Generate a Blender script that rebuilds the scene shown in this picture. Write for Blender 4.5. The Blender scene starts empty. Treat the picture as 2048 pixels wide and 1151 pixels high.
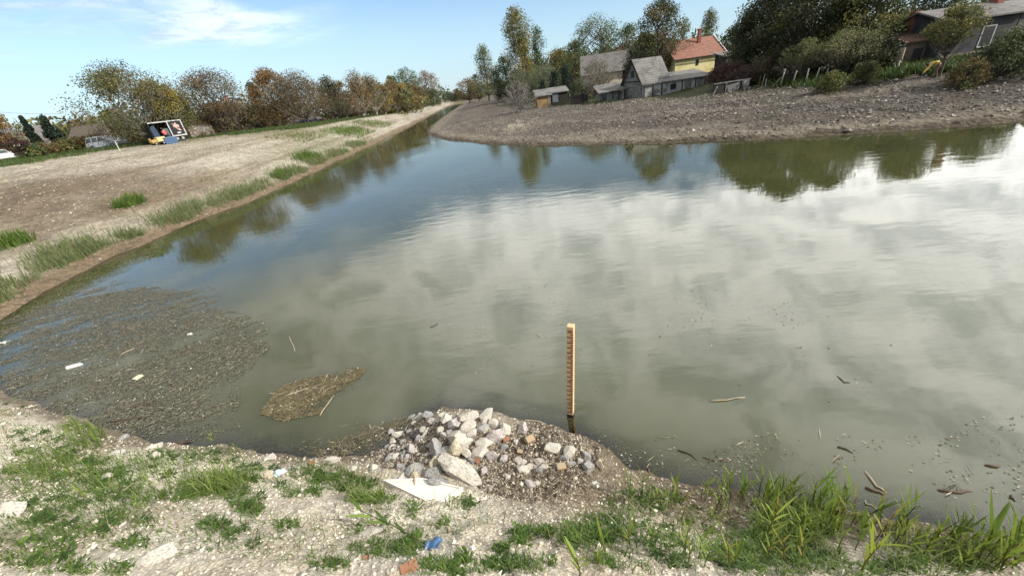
import bpy, bmesh, math, random
import numpy as np
from mathutils import Vector, Matrix

# ------------------------------------------------------------------ camera, sky, sun, exposure
EYE = 4.9                                   # eye height above the water, metres
FPX, PITCH, ROLL = 765.0, math.radians(27.5), math.radians(8.0)   # focal length for a 2048 px wide frame
SUN_AZ, SUN_EL = math.radians(118), math.radians(36)               # clockwise from the view direction (+Y)
sc = bpy.context.scene
col = sc.collection
cd = bpy.data.cameras.new('camera'); cam = bpy.data.objects.new('camera', cd); col.objects.link(cam)
cd.sensor_fit = 'HORIZONTAL'; cd.sensor_width = 36; cd.lens = 36*FPX/2048
cd.clip_start = 0.05; cd.clip_end = 5000
_f = Vector((0, math.cos(PITCH), -math.sin(PITCH))); _u0 = Vector((0, math.sin(PITCH), math.cos(PITCH))); _r0 = Vector((1, 0, 0))
_r = math.cos(ROLL)*_r0 - math.sin(ROLL)*_u0
_u = math.sin(ROLL)*_r0 + math.cos(ROLL)*_u0
cam.matrix_world = Matrix(((_r.x, _u.x, -_f.x, 0), (_r.y, _u.y, -_f.y, 0), (_r.z, _u.z, -_f.z, EYE), (0, 0, 0, 1)))
sc.camera = cam
sc.view_settings.view_transform = 'Standard'; sc.view_settings.look = 'None'
sc.view_settings.exposure = 0.45; sc.view_settings.gamma = 1.0

SKY_STRENGTH = 0.12
w = bpy.data.worlds.new('World'); sc.world = w; w.use_nodes = True
nt = w.node_tree; nt.nodes.clear()
def N(t, typ, **k):
    n = t.nodes.new(typ)
    for a, b in k.items(): setattr(n, a, b)
    return n
def L(t, a, b): t.links.new(a, b)
def M2(t, op, a, b=None, c=None):
    n = N(t, 'ShaderNodeMath', operation=op)
    for i, v in enumerate((a, b, c)):
        if v is None: continue
        if isinstance(v, (int, float)): n.inputs[i].default_value = v
        else: L(t, v, n.inputs[i])
    return n.outputs[0]
def ramp(t, v, lo, hi, a=0.0, b=1.0, smooth=True):
    n = N(t, 'ShaderNodeMapRange', interpolation_type='SMOOTHSTEP' if smooth else 'LINEAR')
    n.inputs[1].default_value = lo; n.inputs[2].default_value = hi; n.inputs[3].default_value = a; n.inputs[4].default_value = b
    L(t, v, n.inputs[0]); return n.outputs[0]
def noise(t, vec, scale, detail=4, rough=.55, dist=0):
    n = N(t, 'ShaderNodeTexNoise'); n.inputs['Scale'].default_value = scale; n.inputs['Detail'].default_value = detail
    n.inputs['Roughness'].default_value = rough; n.inputs['Distortion'].default_value = dist
    if vec is not None: L(t, vec, n.inputs['Vector'])
    return n.outputs['Fac']
out = N(nt, 'ShaderNodeOutputWorld')
sky = N(nt, 'ShaderNodeTexSky', sky_type='NISHITA', sun_disc=False, sun_elevation=SUN_EL, sun_rotation=SUN_AZ,
        air_density=1.0, dust_density=0.0, ozone_density=2.5, altitude=100)
bg = N(nt, 'ShaderNodeBackground'); bg.inputs[1].default_value = SKY_STRENGTH; L(nt, sky.outputs[0], bg.inputs[0])
cl = N(nt, 'ShaderNodeBackground')
tc = N(nt, 'ShaderNodeTexCoord'); sx = N(nt, 'ShaderNodeSeparateXYZ'); L(nt, tc.outputs['Generated'], sx.inputs[0])
X, Y, Z = sx.outputs
zz = M2(nt, 'ADD', M2(nt, 'MAXIMUM', Z, 0.0), 0.12)
cv = N(nt, 'ShaderNodeCombineXYZ'); L(nt, M2(nt, 'DIVIDE', X, zz), cv.inputs[0]); L(nt, M2(nt, 'DIVIDE', Y, zz), cv.inputs[1])
n1 = noise(nt, cv.outputs[0], 0.75, 6, .55, .3)
n2 = noise(nt, cv.outputs[0], 3.6, 8, .65, .4)
# broken cloud deck overhead and to the right, thin streaks low on the left
az = M2(nt, 'ARCTAN2', X, Y)
cover = M2(nt, 'ADD', ramp(nt, M2(nt, 'ADD', Z, ramp(nt, az, -.6, .2, -.06, .0)), .17, .33), M2(nt, 'MULTIPLY', ramp(nt, az, .35, .95), ramp(nt, Z, .02, .16)))
cover = M2(nt, 'MINIMUM', cover, 1.0)
dens = M2(nt, 'ADD', M2(nt, 'MULTIPLY', n1, .6), M2(nt, 'MULTIPLY', n2, .4))
thick = ramp(nt, M2(nt, 'ADD', dens, M2(nt, 'MULTIPLY', cover, .42)), .60, .86)
thick = M2(nt, 'MULTIPLY', thick, ramp(nt, cover, .0, .35))
st = N(nt, 'ShaderNodeCombineXYZ'); L(nt, M2(nt, 'MULTIPLY', az, 2.2), st.inputs[0]); L(nt, M2(nt, 'MULTIPLY', Z, 13.0), st.inputs[1])
wisp = ramp(nt, noise(nt, st.outputs[0], 1.6, 5, .5, .4), .42, .60)
wisp = M2(nt, 'MULTIPLY', wisp, M2(nt, 'MULTIPLY', M2(nt, 'MULTIPLY', ramp(nt, Z, .118, .15), ramp(nt, az, -.24, -.52)), .46))
fac = M2(nt, 'MAXIMUM', M2(nt, 'MULTIPLY', thick, .96), wisp)
fac = M2(nt, 'MULTIPLY', fac, ramp(nt, Z, .0, .04))
shade = ramp(nt, noise(nt, cv.outputs[0], 4.2, 8, .68, .8), .34, .60)
cc = N(nt, 'ShaderNodeMix', data_type='RGBA'); L(nt, shade, cc.inputs[0])
cc.inputs[6].default_value = (.52, .54, .55, 1); cc.inputs[7].default_value = (1.0, .99, .95, 1)
L(nt, cc.outputs[2], cl.inputs[0]); front = M2(nt, 'MULTIPLY', M2(nt, 'MULTIPLY', ramp(nt, az, -.75, .15), ramp(nt, az, 2.6, 1.7)), ramp(nt, Z, .85, .5))
L(nt, M2(nt, 'ADD', .75, M2(nt, 'MULTIPLY', front, M2(nt, 'ADD', 1.9, M2(nt, 'MULTIPLY', ramp(nt, az, .1, .9), .2)))), cl.inputs[1])
hz = N(nt, 'ShaderNodeBackground'); hz.inputs[0].default_value = (.46, .68, .86, 1); hz.inputs[1].default_value = .74
hm = N(nt, 'ShaderNodeMixShader'); L(nt, ramp(nt, Z, .20, .0, 0.0, .75), hm.inputs[0]); L(nt, bg.outputs[0], hm.inputs[1]); L(nt, hz.outputs[0], hm.inputs[2]); bg = hm
mx = N(nt, 'ShaderNodeMixShader'); L(nt, fac, mx.inputs[0]); L(nt, bg.outputs[0], mx.inputs[1]); L(nt, cl.outputs[0], mx.inputs[2])
L(nt, mx.outputs[0], out.inputs[0])

sd = bpy.data.lights.new('sun', 'SUN'); so = bpy.data.objects.new('sun', sd); col.objects.link(so)
sd.energy = 4.2; sd.angle = math.radians(.6); sd.color = (1.0, .95, .86)
so.rotation_euler = Vector((math.sin(SUN_AZ)*math.cos(SUN_EL), math.cos(SUN_AZ)*math.cos(SUN_EL), math.sin(SUN_EL))).to_track_quat('Z', 'Y').to_euler()

# ------------------------------------------------------------------ helpers
rng = np.random.default_rng(7); random.seed(7)
def tag(o, label=None, cat=None, group=None, kind=None):
    if label: o['label'] = label
    if cat: o['category'] = cat
    if group: o['group'] = group
    if kind: o['kind'] = kind
    return o
def empty(name, loc, rz=0, label=None, cat=None, group=None):
    o = bpy.data.objects.new(name, None); col.objects.link(o); o.empty_display_size = .3
    o.location = loc; o.rotation_euler = (0, 0, rz); return tag(o, label, cat, group)
def mesh_np(name, V, F, mat, parent=None, C=None, smooth=False, loc=None, attrs=None):
    """V (n,3); F (m,k) one polygon size; C (n,3) vertex colour"""
    V = np.asarray(V, np.float32); F = np.asarray(F, np.int32); m, k = F.shape
    me = bpy.data.meshes.new(name)
    me.vertices.add(len(V)); me.vertices.foreach_set('co', V.ravel())
    me.loops.add(m*k); me.loops.foreach_set('vertex_index', F.ravel())
    me.polygons.add(m); me.polygons.foreach_set('loop_start', np.arange(0, m*k, k, dtype=np.int32))
    me.polygons.foreach_set('loop_total', np.full(m, k, np.int32))
    me.polygons.foreach_set('use_smooth', np.full(m, smooth))
    if C is not None:
        a = me.attributes.new('Col', 'FLOAT_COLOR', 'POINT')
        a.data.foreach_set('color', np.c_[C, np.ones(len(C))].astype(np.float32).ravel())
    for an, av in (attrs or {}).items():
        a = me.attributes.new(an, 'FLOAT', 'POINT'); a.data.foreach_set('value', np.asarray(av, np.float32))
    me.update(calc_edges=True); me.validate()
    me.materials.append(mat)
    o = bpy.data.objects.new(name, me); col.objects.link(o)
    if parent is not None: o.parent = parent
    if loc is not None: o.location = loc
    return o
class MB:
    def __init__(s): s.v = []; s.f = []
    def add(s, vs, fs):
        b = len(s.v); s.v += [tuple(x) for x in vs]; s.f += [tuple(i+b for i in f) for f in fs]; return s
    def box(s, x0, x1, y0, y1, z0, z1):
        return s.add([(x0,y0,z0),(x1,y0,z0),(x1,y1,z0),(x0,y1,z0),(x0,y0,z1),(x1,y0,z1),(x1,y1,z1),(x0,y1,z1)],
                     [(3,2,1,0),(4,5,6,7),(0,1,5,4),(1,2,6,5),(2,3,7,6),(3,0,4,7)])
    def bar(s, a, b, w, h=None):
        a = Vector(a); b = Vector(b); d = (b-a).normalized(); h = h or w
        u = d.cross(Vector((0,0,1)));  u = u.normalized() if u.length > 1e-4 else Vector((1,0,0)); v = u.cross(d)
        vs = [p + u*sx*w/2 + v*sy*h/2 for p in (a, b) for sx, sy in ((-1,-1),(1,-1),(1,1),(-1,1))]
        return s.add(vs, [(3,2,1,0),(4,5,6,7),(0,1,5,4),(1,2,6,5),(2,3,7,6),(3,0,4,7)])
    def prism(s, poly, y0, y1, y0s=None):
        """poly in (x,z), extruded along y"""
        n = len(poly); vs = [(x,y0,z) for x,z in poly]+[(x,y1,z) for x,z in poly]
        return s.add(vs, [tuple(range(n)), tuple(range(2*n-1, n-1, -1))]+[((i+1)%n, i, n+i, n+(i+1)%n) for i in range(n)])
    def tube(s, pts, r0, r1, k=6):
        n = len(pts); ring = []
        for i, p in enumerate(pts):
            p = Vector(p); d = (Vector(pts[min(i+1,n-1)])-Vector(pts[max(i-1,0)])).normalized()
            u = d.cross(Vector((0,0,1)) if abs(d.z) < .95 else Vector((1,0,0))).normalized(); v = d.cross(u)
            r = r0+(r1-r0)*i/(n-1)
            ring += [p+u*r*math.cos(2*math.pi*j/k)+v*r*math.sin(2*math.pi*j/k) for j in range(k)]
        fs = [(i*k+j, i*k+(j+1)%k, (i+1)*k+(j+1)%k, (i+1)*k+j) for i in range(n-1) for j in range(k)]
        return s.add(ring, fs+[tuple(range(k-1,-1,-1)), tuple((n-1)*k+j for j in range(k))])
    def build(s, name, mat, parent=None, bevel=0, smooth=False):
        me = bpy.data.meshes.new(name); me.from_pydata([tuple(v) for v in s.v], [], s.f); me.update()
        me.materials.append(mat)
        if smooth: me.polygons.foreach_set('use_smooth', np.full(len(me.polygons), True))
        o = bpy.data.objects.new(name, me); col.objects.link(o)
        if parent is not None: o.parent = parent
        if bevel:
            b = o.modifiers.new('bevel', 'BEVEL'); b.width = bevel; b.segments = 2; b.limit_method = 'ANGLE'
        return o

# numpy value noise
def _h(ix, iy, s):
    n = (ix.astype(np.int64)*374761393 + iy.astype(np.int64)*668265263 + s*1442695041) & 0x7fffffff
    n = (n ^ (n >> 13))*1274126177 & 0x7fffffff
    return ((n ^ (n >> 16)) & 0xffff)/65535.0
def vnoise(x, y, s=0):
    ix = np.floor(x); iy = np.floor(y); fx = x-ix; fy = y-iy
    fx = fx*fx*(3-2*fx); fy = fy*fy*(3-2*fy)
    a = _h(ix,iy,s); b = _h(ix+1,iy,s); c = _h(ix,iy+1,s); d = _h(ix+1,iy+1,s)
    return (a+(b-a)*fx)*(1-fy)+(c+(d-c)*fx)*fy
def fbm(x, y, s=0, o=4, g=.5):
    t = 0; a = 1; n = 0
    for i in range(o):
        t = t+a*(vnoise(x*2**i+i*17.3, y*2**i-i*9.1, s+i)*2-1); n += a; a *= g
    return t/n
def sstep(a, b, x): t = np.clip((x-a)/(b-a), 0, 1); return t*t*(3-2*t)

# ------------------------------------------------------------------ survey: rays of the photographer's view
def ray(x, y):
    u = np.asarray(x, float)-1024; v = np.asarray(y, float)-575.5
    a = u*math.cos(ROLL)-v*math.sin(ROLL); b = -(u*math.sin(ROLL)+v*math.cos(ROLL))
    d = np.stack([a, FPX*math.cos(PITCH)+b*math.sin(PITCH), -FPX*math.sin(PITCH)+b*math.cos(PITCH)], -1)
    return d/np.linalg.norm(d, axis=-1, keepdims=True)
def P(x, y, d):                             # the point at ground distance d behind a picture point
    r = ray(x, y); t = d/math.hypot(r[0], r[1]); return Vector((r[0]*t, r[1]*t, EYE+r[2]*t))
def W0(x, y, z=0.0):                        # on the water (arrays welcome)
    r = ray(x, y); t = (z-EYE)/r[..., 2]; p = r*t[..., None] if r.ndim > 1 else r*t
    return p+np.array([0, 0, EYE])
def scale_at(p):                            # pixels (of 2048) per metre
    return FPX/(p[1]*math.cos(PITCH)+(EYE-p[2])*math.sin(PITCH))

# ------------------------------------------------------------------ terrain
LEFT_Y = [-80, 5, 10, 12.4, 15, 18.3, 21, 24.3, 28, 32.7, 50, 82, 101, 150, 239, 400]
LEFT_X = [-20, -18.6, -18.0, -17.8, -18.9, -19.4, -19.1, -18.6, -17.9, -17.6, -17.3, -17.4, -17.6, -18.2, -18.8, -19]
RIGHT = [(90,-6),(60,5),(38,14.8),(27.4,19.8),(22.9,21.8),(16.5,25.2),(8.4,31.5),(3.3,37),(-1.2,43),(-6,53),(-9.4,64),(-10.8,72),(-11.4,85),(-11.8,101),(-12.5,150),(-13,239),(-13,420)]
NEARB = [(-60,26),(-24,12.2),(-17,9.6),(-12.6,7.85),(-9.8,6.53),(-7.55,5.5),(-5.33,4.96),(-3.6,4.5),(-2.6,4.2),(-1.2,3.85),(.3,3.55),(1.3,3.4),(2.0,3.15),(2.65,2.96),(4,2.33),(5,2.0),(9,.9),(30,-4),(95,-12)]
NEAR = [(-60,26),(-24,12.2),(-17,9.6),(-12.6,7.85),(-9.8,6.53),(-7.55,5.5),(-5.33,4.96),(-3.6,4.5),(-2.75,4.38),(-2.3,4.62),(-1.95,4.98),(-1.55,5.2),(-1.0,5.05),(-.6,4.92),(-.1,4.72),(.45,4.42),(.95,4.05),(1.3,3.62),(2.0,3.2),(2.65,2.96),(4,2.33),(5,2.0),(9,.9),(30,-4),(95,-12)]
def polyd(x, y, poly):
    best = np.full(np.shape(x), 1e9); sgn = np.zeros(np.shape(x))
    for (ax, ay), (bx, by) in zip(poly[:-1], poly[1:]):
        dx, dy = bx-ax, by-ay; t = np.clip(((x-ax)*dx+(y-ay)*dy)/(dx*dx+dy*dy), 0, 1)
        qx, qy = x-ax-t*dx, y-ay-t*dy; d = np.hypot(qx, qy); c = dx*(y-ay)-dy*(x-ax)
        m = d < best-1e-6; best = np.where(m, d, best); sgn = np.where(m, np.sign(c), sgn)
    return best*sgn                          # + on the left-hand side of travel
def parts(x, y):
    x = np.asarray(x, float); y = np.asarray(y, float)
    wig = .45*fbm(x*.35, y*.35, 3, 3)+.12*fbm(x*1.7, y*1.7, 4, 2)
    dl = np.interp(y, LEFT_Y, LEFT_X)-x+wig
    dr = -polyd(x, y, RIGHT)+wig*1.1
    dn = -polyd(x, y, NEAR)+.25*wig+.08*fbm(x*4, y*4, 9, 3)
    return dl, dr, dn
def terrain(x, y, fine=True):
    x = np.asarray(x, float); y = np.asarray(y, float)
    dl, dr, dn = parts(x, y)
    c10 = np.interp(y, [20,75,94,117,150,250], [2.8,3.1,2.9,2.4,1.8,1.4])
    pl = np.interp(y, [30,60,85,110,150,250], [4.55,4.5,3.7,2.9,2.1,1.6])
    zl = np.where(dl < 10, np.interp(dl, [-30,-4,0,.9,4,10], [-1.8,-1.2,0,.42,1.35,2.8])*np.where(dl > 0, c10/2.8, 1),
                  c10+(pl-c10)*np.interp(dl, [10,16,30,45], [0,.38,.78,1]))
    far = sstep(20, 38, x)
    zr = np.interp(dr, [-30,-5,0,.5,6,14,22,36,60], [-1.8,-1.3,0,.16,.72,1.22,1.30,1.32,1.4])*(1-far) + \
         np.interp(dr, [-30,-5,0,.5,6,13,18,26,36,60], [-1.8,-1.3,0,.16,.85,1.6,1.85,2.35,2.9,3.2])*far
    db = -polyd(x, y, NEARB)+.25*fbm(x*.5, y*.5, 14, 3)+.06*fbm(x*4, y*4, 9, 3)
    zn = np.interp(db, [-30,-3,-.8,0,.25,.8,4.6,6.5,40], [-1.8,-1.1,-.3,0,.11,.40,3.05,3.35,3.5])
    zn = np.maximum(zn, np.interp(dn, [-30,-3,-.8,0,.3,.7,5], [-1.8,-1.1,-.3,0,.16,.26,.3]))
    mound = np.exp(-(((x+.95)/.75)**2+((y-4.35)/.5)**2))*.34+np.exp(-(((x-.45)/.6)**2+((y-3.85)/.35)**2))*.12
    zn = zn+np.where(dn > 0, mound*sstep(0, .35, dn), 0)
    zf = np.interp(y, [246,256,300], [-2,.6,1.5])
    z = np.maximum(np.maximum(zl, zr), np.maximum(zn, zf))
    if fine:
        land = sstep(-.1, .5, np.maximum(np.maximum(dl, dr), dn))
        r = np.hypot(x, y)
        z = z+land*(.05*fbm(x*.9, y*.9, 21, 3)+np.where(r < 14, .05*fbm(x*3.1, y*3.1, 25, 4, .6)+.022*fbm(x*11, y*11, 27, 3, .6), 0)+np.where(r > 12, .14*fbm(x*.5, y*.5, 31, 4, .6), 0))
        z = z+land*np.where((dr > 0) & (r > 15), (.09+.09*sstep(8, 24, x))*np.abs(fbm(x*1.9, y*1.9, 37, 3)), 0)
        z = z+land*np.where((dl > 0) & (r > 9), .055*fbm((dl+1.2*fbm(x*.05, y*.05, 57, 2))*1.6, y*.06, 39, 3, .6), 0)
    return z
_gx0 = np.arange(-24, 12, .04); _gy0 = np.arange(-1, 22, .04); _T0 = np.maximum(terrain(*np.meshgrid(_gx0, _gy0)), 0)
_gx1 = np.arange(-90, 95, .3); _gy1 = np.arange(-2, 160, .3); _T1 = np.maximum(terrain(*np.meshgrid(_gx1, _gy1)), 0)
def TQ(x, y):
    a = _T1[np.clip(((y+2)/.3+.5).astype(int), 0, len(_gy1)-1), np.clip(((x+90)/.3+.5).astype(int), 0, len(_gx1)-1)]
    i = ((y+1)/.04+.5).astype(int); j = ((x+24)/.04+.5).astype(int); m = (i >= 0) & (j >= 0) & (i < len(_gy0)) & (j < len(_gx0))
    return np.where(m, _T0[np.clip(i, 0, len(_gy0)-1), np.clip(j, 0, len(_gx0)-1)], a)
def G(px, py, off=0.0):                      # where a picture ray meets the ground (batch)
    r = ray(np.atleast_1d(px), np.atleast_1d(py)); n = len(r); off = np.broadcast_to(off, (n,))
    t0 = np.full(n, 1.5); hit = np.full(n, np.nan); prev = t0.copy()
    for t in np.concatenate([np.arange(1.6, 14, .03), 14*1.006**np.arange(0, 640)]):
        z = EYE+r[:, 2]*t; g = TQ(r[:, 0]*t, r[:, 1]*t)+off
        m = np.isnan(hit) & (z <= g); hit[m] = t
        if not np.isnan(hit).any(): break
    hit = np.where(np.isnan(hit), 300, hit)
    p = r*hit[:, None]+np.array([0, 0, EYE]); p[:, 2] = np.maximum(terrain(p[:, 0], p[:, 1]), 0)+off; return p
TT = np.concatenate([np.arange(1.6, 14, .02), 14*1.004**np.arange(0, 760)])
def G1(px, py, off=0.0):
    r = ray(px, py); z = EYE+r[2]*TT; m = z <= np.maximum(terrain(r[0]*TT, r[1]*TT), 0)+off
    t = TT[np.argmax(m)] if m.any() else 290.; return Vector((r[0]*t, r[1]*t, EYE+r[2]*t))
def TZ(x, y): return float(terrain(np.array([x]), np.array([y]))[0])

# ------------------------------------------------------------------ materials
def mat(name, color=(.5,.5,.5), rough=.8, var=.25, vscale=6.0, bump=0.0, bscale=20.0, attr=False, metal=0.0, spec=.3, stain=None, stain_s=1.5, coords='Object', wave=None):
    m = bpy.data.materials.new(name); m.use_nodes = True; t = m.node_tree; b = t.nodes['Principled BSDF']
    b.inputs['Roughness'].default_value = rough; b.inputs['Metallic'].default_value = metal; b.inputs['Specular IOR Level'].default_value = spec
    c = N(t, 'ShaderNodeTexCoord').outputs[coords]
    if attr: base = N(t, 'ShaderNodeAttribute', attribute_name='Col').outputs['Color']
    else:
        rg = N(t, 'ShaderNodeRGB'); rg.outputs[0].default_value = (*color, 1); base = rg.outputs[0]
    if stain:
        k = N(t, 'ShaderNodeMix', data_type='RGBA'); L(t, ramp(t, noise(t, c, stain_s, 6, .65), .45, .62), k.inputs[0]); L(t, base, k.inputs[6]); k.inputs[7].default_value = (*stain, 1); base = k.outputs[2]
    f = ramp(t, noise(t, c, vscale, 6, .65), .25, .75, 1-var, 1+var, False)
    if wave:
        wv = N(t, 'ShaderNodeTexWave', bands_direction=wave[0]); wv.inputs['Scale'].default_value = wave[1]; wv.inputs['Distortion'].default_value = wave[3]; L(t, c, wv.inputs['Vector'])
        f = M2(t, 'MULTIPLY', f, ramp(t, wv.outputs['Fac'], 0, 1, 1-wave[2], 1.0, False))
    v = N(t, 'ShaderNodeVectorMath', operation='SCALE'); L(t, base, v.inputs[0]); L(t, f, v.inputs['Scale'])
    L(t, v.outputs[0], b.inputs['Base Color'])
    if bump:
        bn = N(t, 'ShaderNodeBump'); bn.inputs['Strength'].default_value = 1; bn.inputs['Distance'].default_value = bump
        L(t, noise(t, c, bscale, 6, .65), bn.inputs['Height']); L(t, bn.outputs[0], b.inputs['Normal'])
    return m
def leafmat(name, transl=.35, rough=.6):
    m = bpy.data.materials.new(name); m.use_nodes = True; t = m.node_tree; b = t.nodes['Principled BSDF']; o = t.nodes['Material Output']
    a = N(t, 'ShaderNodeAttribute', attribute_name='Col').outputs['Color']
    b.inputs['Roughness'].default_value = rough; b.inputs['Specular IOR Level'].default_value = .25; L(t, a, b.inputs['Base Color'])
    tr = N(t, 'ShaderNodeBsdfTranslucent'); L(t, a, tr.inputs[0]); k = N(t, 'ShaderNodeMixShader'); k.inputs[0].default_value = transl
    L(t, b.outputs[0], k.inputs[1]); L(t, tr.outputs[0], k.inputs[2]); L(t, k.outputs[0], o.inputs[0]); return m
def glass(name, c=(.03,.035,.04)): return mat(name, c, .08, .1, spec=.6)
LEAF = leafmat('leaves'); GRASS = leafmat('grass_blades', .4, .5)
BARK = mat('bark', attr=True, rough=.9, var=.35, vscale=3, bump=.02, bscale=12)

# ground material: soil colour from the survey attribute, grain, pebbles and clods procedural
gm = bpy.data.materials.new('soil'); gm.use_nodes = True; t = gm.node_tree; b = t.nodes['Principled BSDF']
b.inputs['Roughness'].default_value = .92; b.inputs['Specular IOR Level'].default_value = .2
pos = N(t, 'ShaderNodeTexCoord').outputs['Object']
base = N(t, 'ShaderNodeAttribute', attribute_name='Col').outputs['Color']
nf = N(t, 'ShaderNodeAttribute', attribute_name='near').outputs['Fac']
big = noise(t, pos, .9, 6, .65); mid = noise(t, pos, 6, 6, .7); fin = noise(t, pos, 45, 5, .7)
vo = N(t, 'ShaderNodeTexVoronoi', feature='F1'); vo.inputs['Scale'].default_value = 26; L(t, pos, vo.inputs['Vector'])
vo2 = N(t, 'ShaderNodeTexVoronoi', feature='F1'); vo2.inputs['Scale'].default_value = 3.2; L(t, pos, vo2.inputs['Vector'])
f = M2(t, 'MULTIPLY', ramp(t, big, .3, .7, .72, 1.28, False), ramp(t, mid, .3, .7, .7, 1.3, False))
f = M2(t, 'MULTIPLY', f, ramp(t, fin, .3, .7, .8, 1.2, False))
f = M2(t, 'MULTIPLY', f, ramp(t, vo.outputs['Distance'], .0, .55, 1.18, .72, False))
sv = N(t, 'ShaderNodeVectorMath', operation='SCALE'); L(t, base, sv.inputs[0]); L(t, f, sv.inputs['Scale'])
hs = N(t, 'ShaderNodeSeparateColor'); L(t, vo.outputs['Color'], hs.inputs[0])
peb = M2(t, 'MULTIPLY', ramp(t, hs.outputs[0], .86, .9), M2(t, 'MULTIPLY', ramp(t, vo.outputs['Distance'], .42, .3), .75))
pm = N(t, 'ShaderNodeMix', data_type='RGBA'); L(t, peb, pm.inputs[0]); L(t, sv.outputs[0], pm.inputs[6]); pm.inputs[7].default_value = (.42,.39,.33,1)
L(t, pm.outputs[2], b.inputs['Base Color'])
h = M2(t, 'ADD', M2(t, 'MULTIPLY', mid, .07), M2(t, 'MULTIPLY', fin, .018))
h = M2(t, 'ADD', h, M2(t, 'MULTIPLY', M2(t, 'SUBTRACT', 1.0, nf), M2(t, 'ADD', M2(t, 'MULTIPLY', vo2.outputs['Distance'], -.16), M2(t, 'MULTIPLY', big, .22))))
h = M2(t, 'ADD', h, M2(t, 'MULTIPLY', vo.outputs['Distance'], -.02))
bn = N(t, 'ShaderNodeBump'); bn.inputs['Strength'].default_value = 1; bn.inputs['Distance'].default_value = 1.0
L(t, h, bn.inputs['Height']); L(t, bn.outputs[0], b.inputs['Normal'])
SOIL = gm

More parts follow.
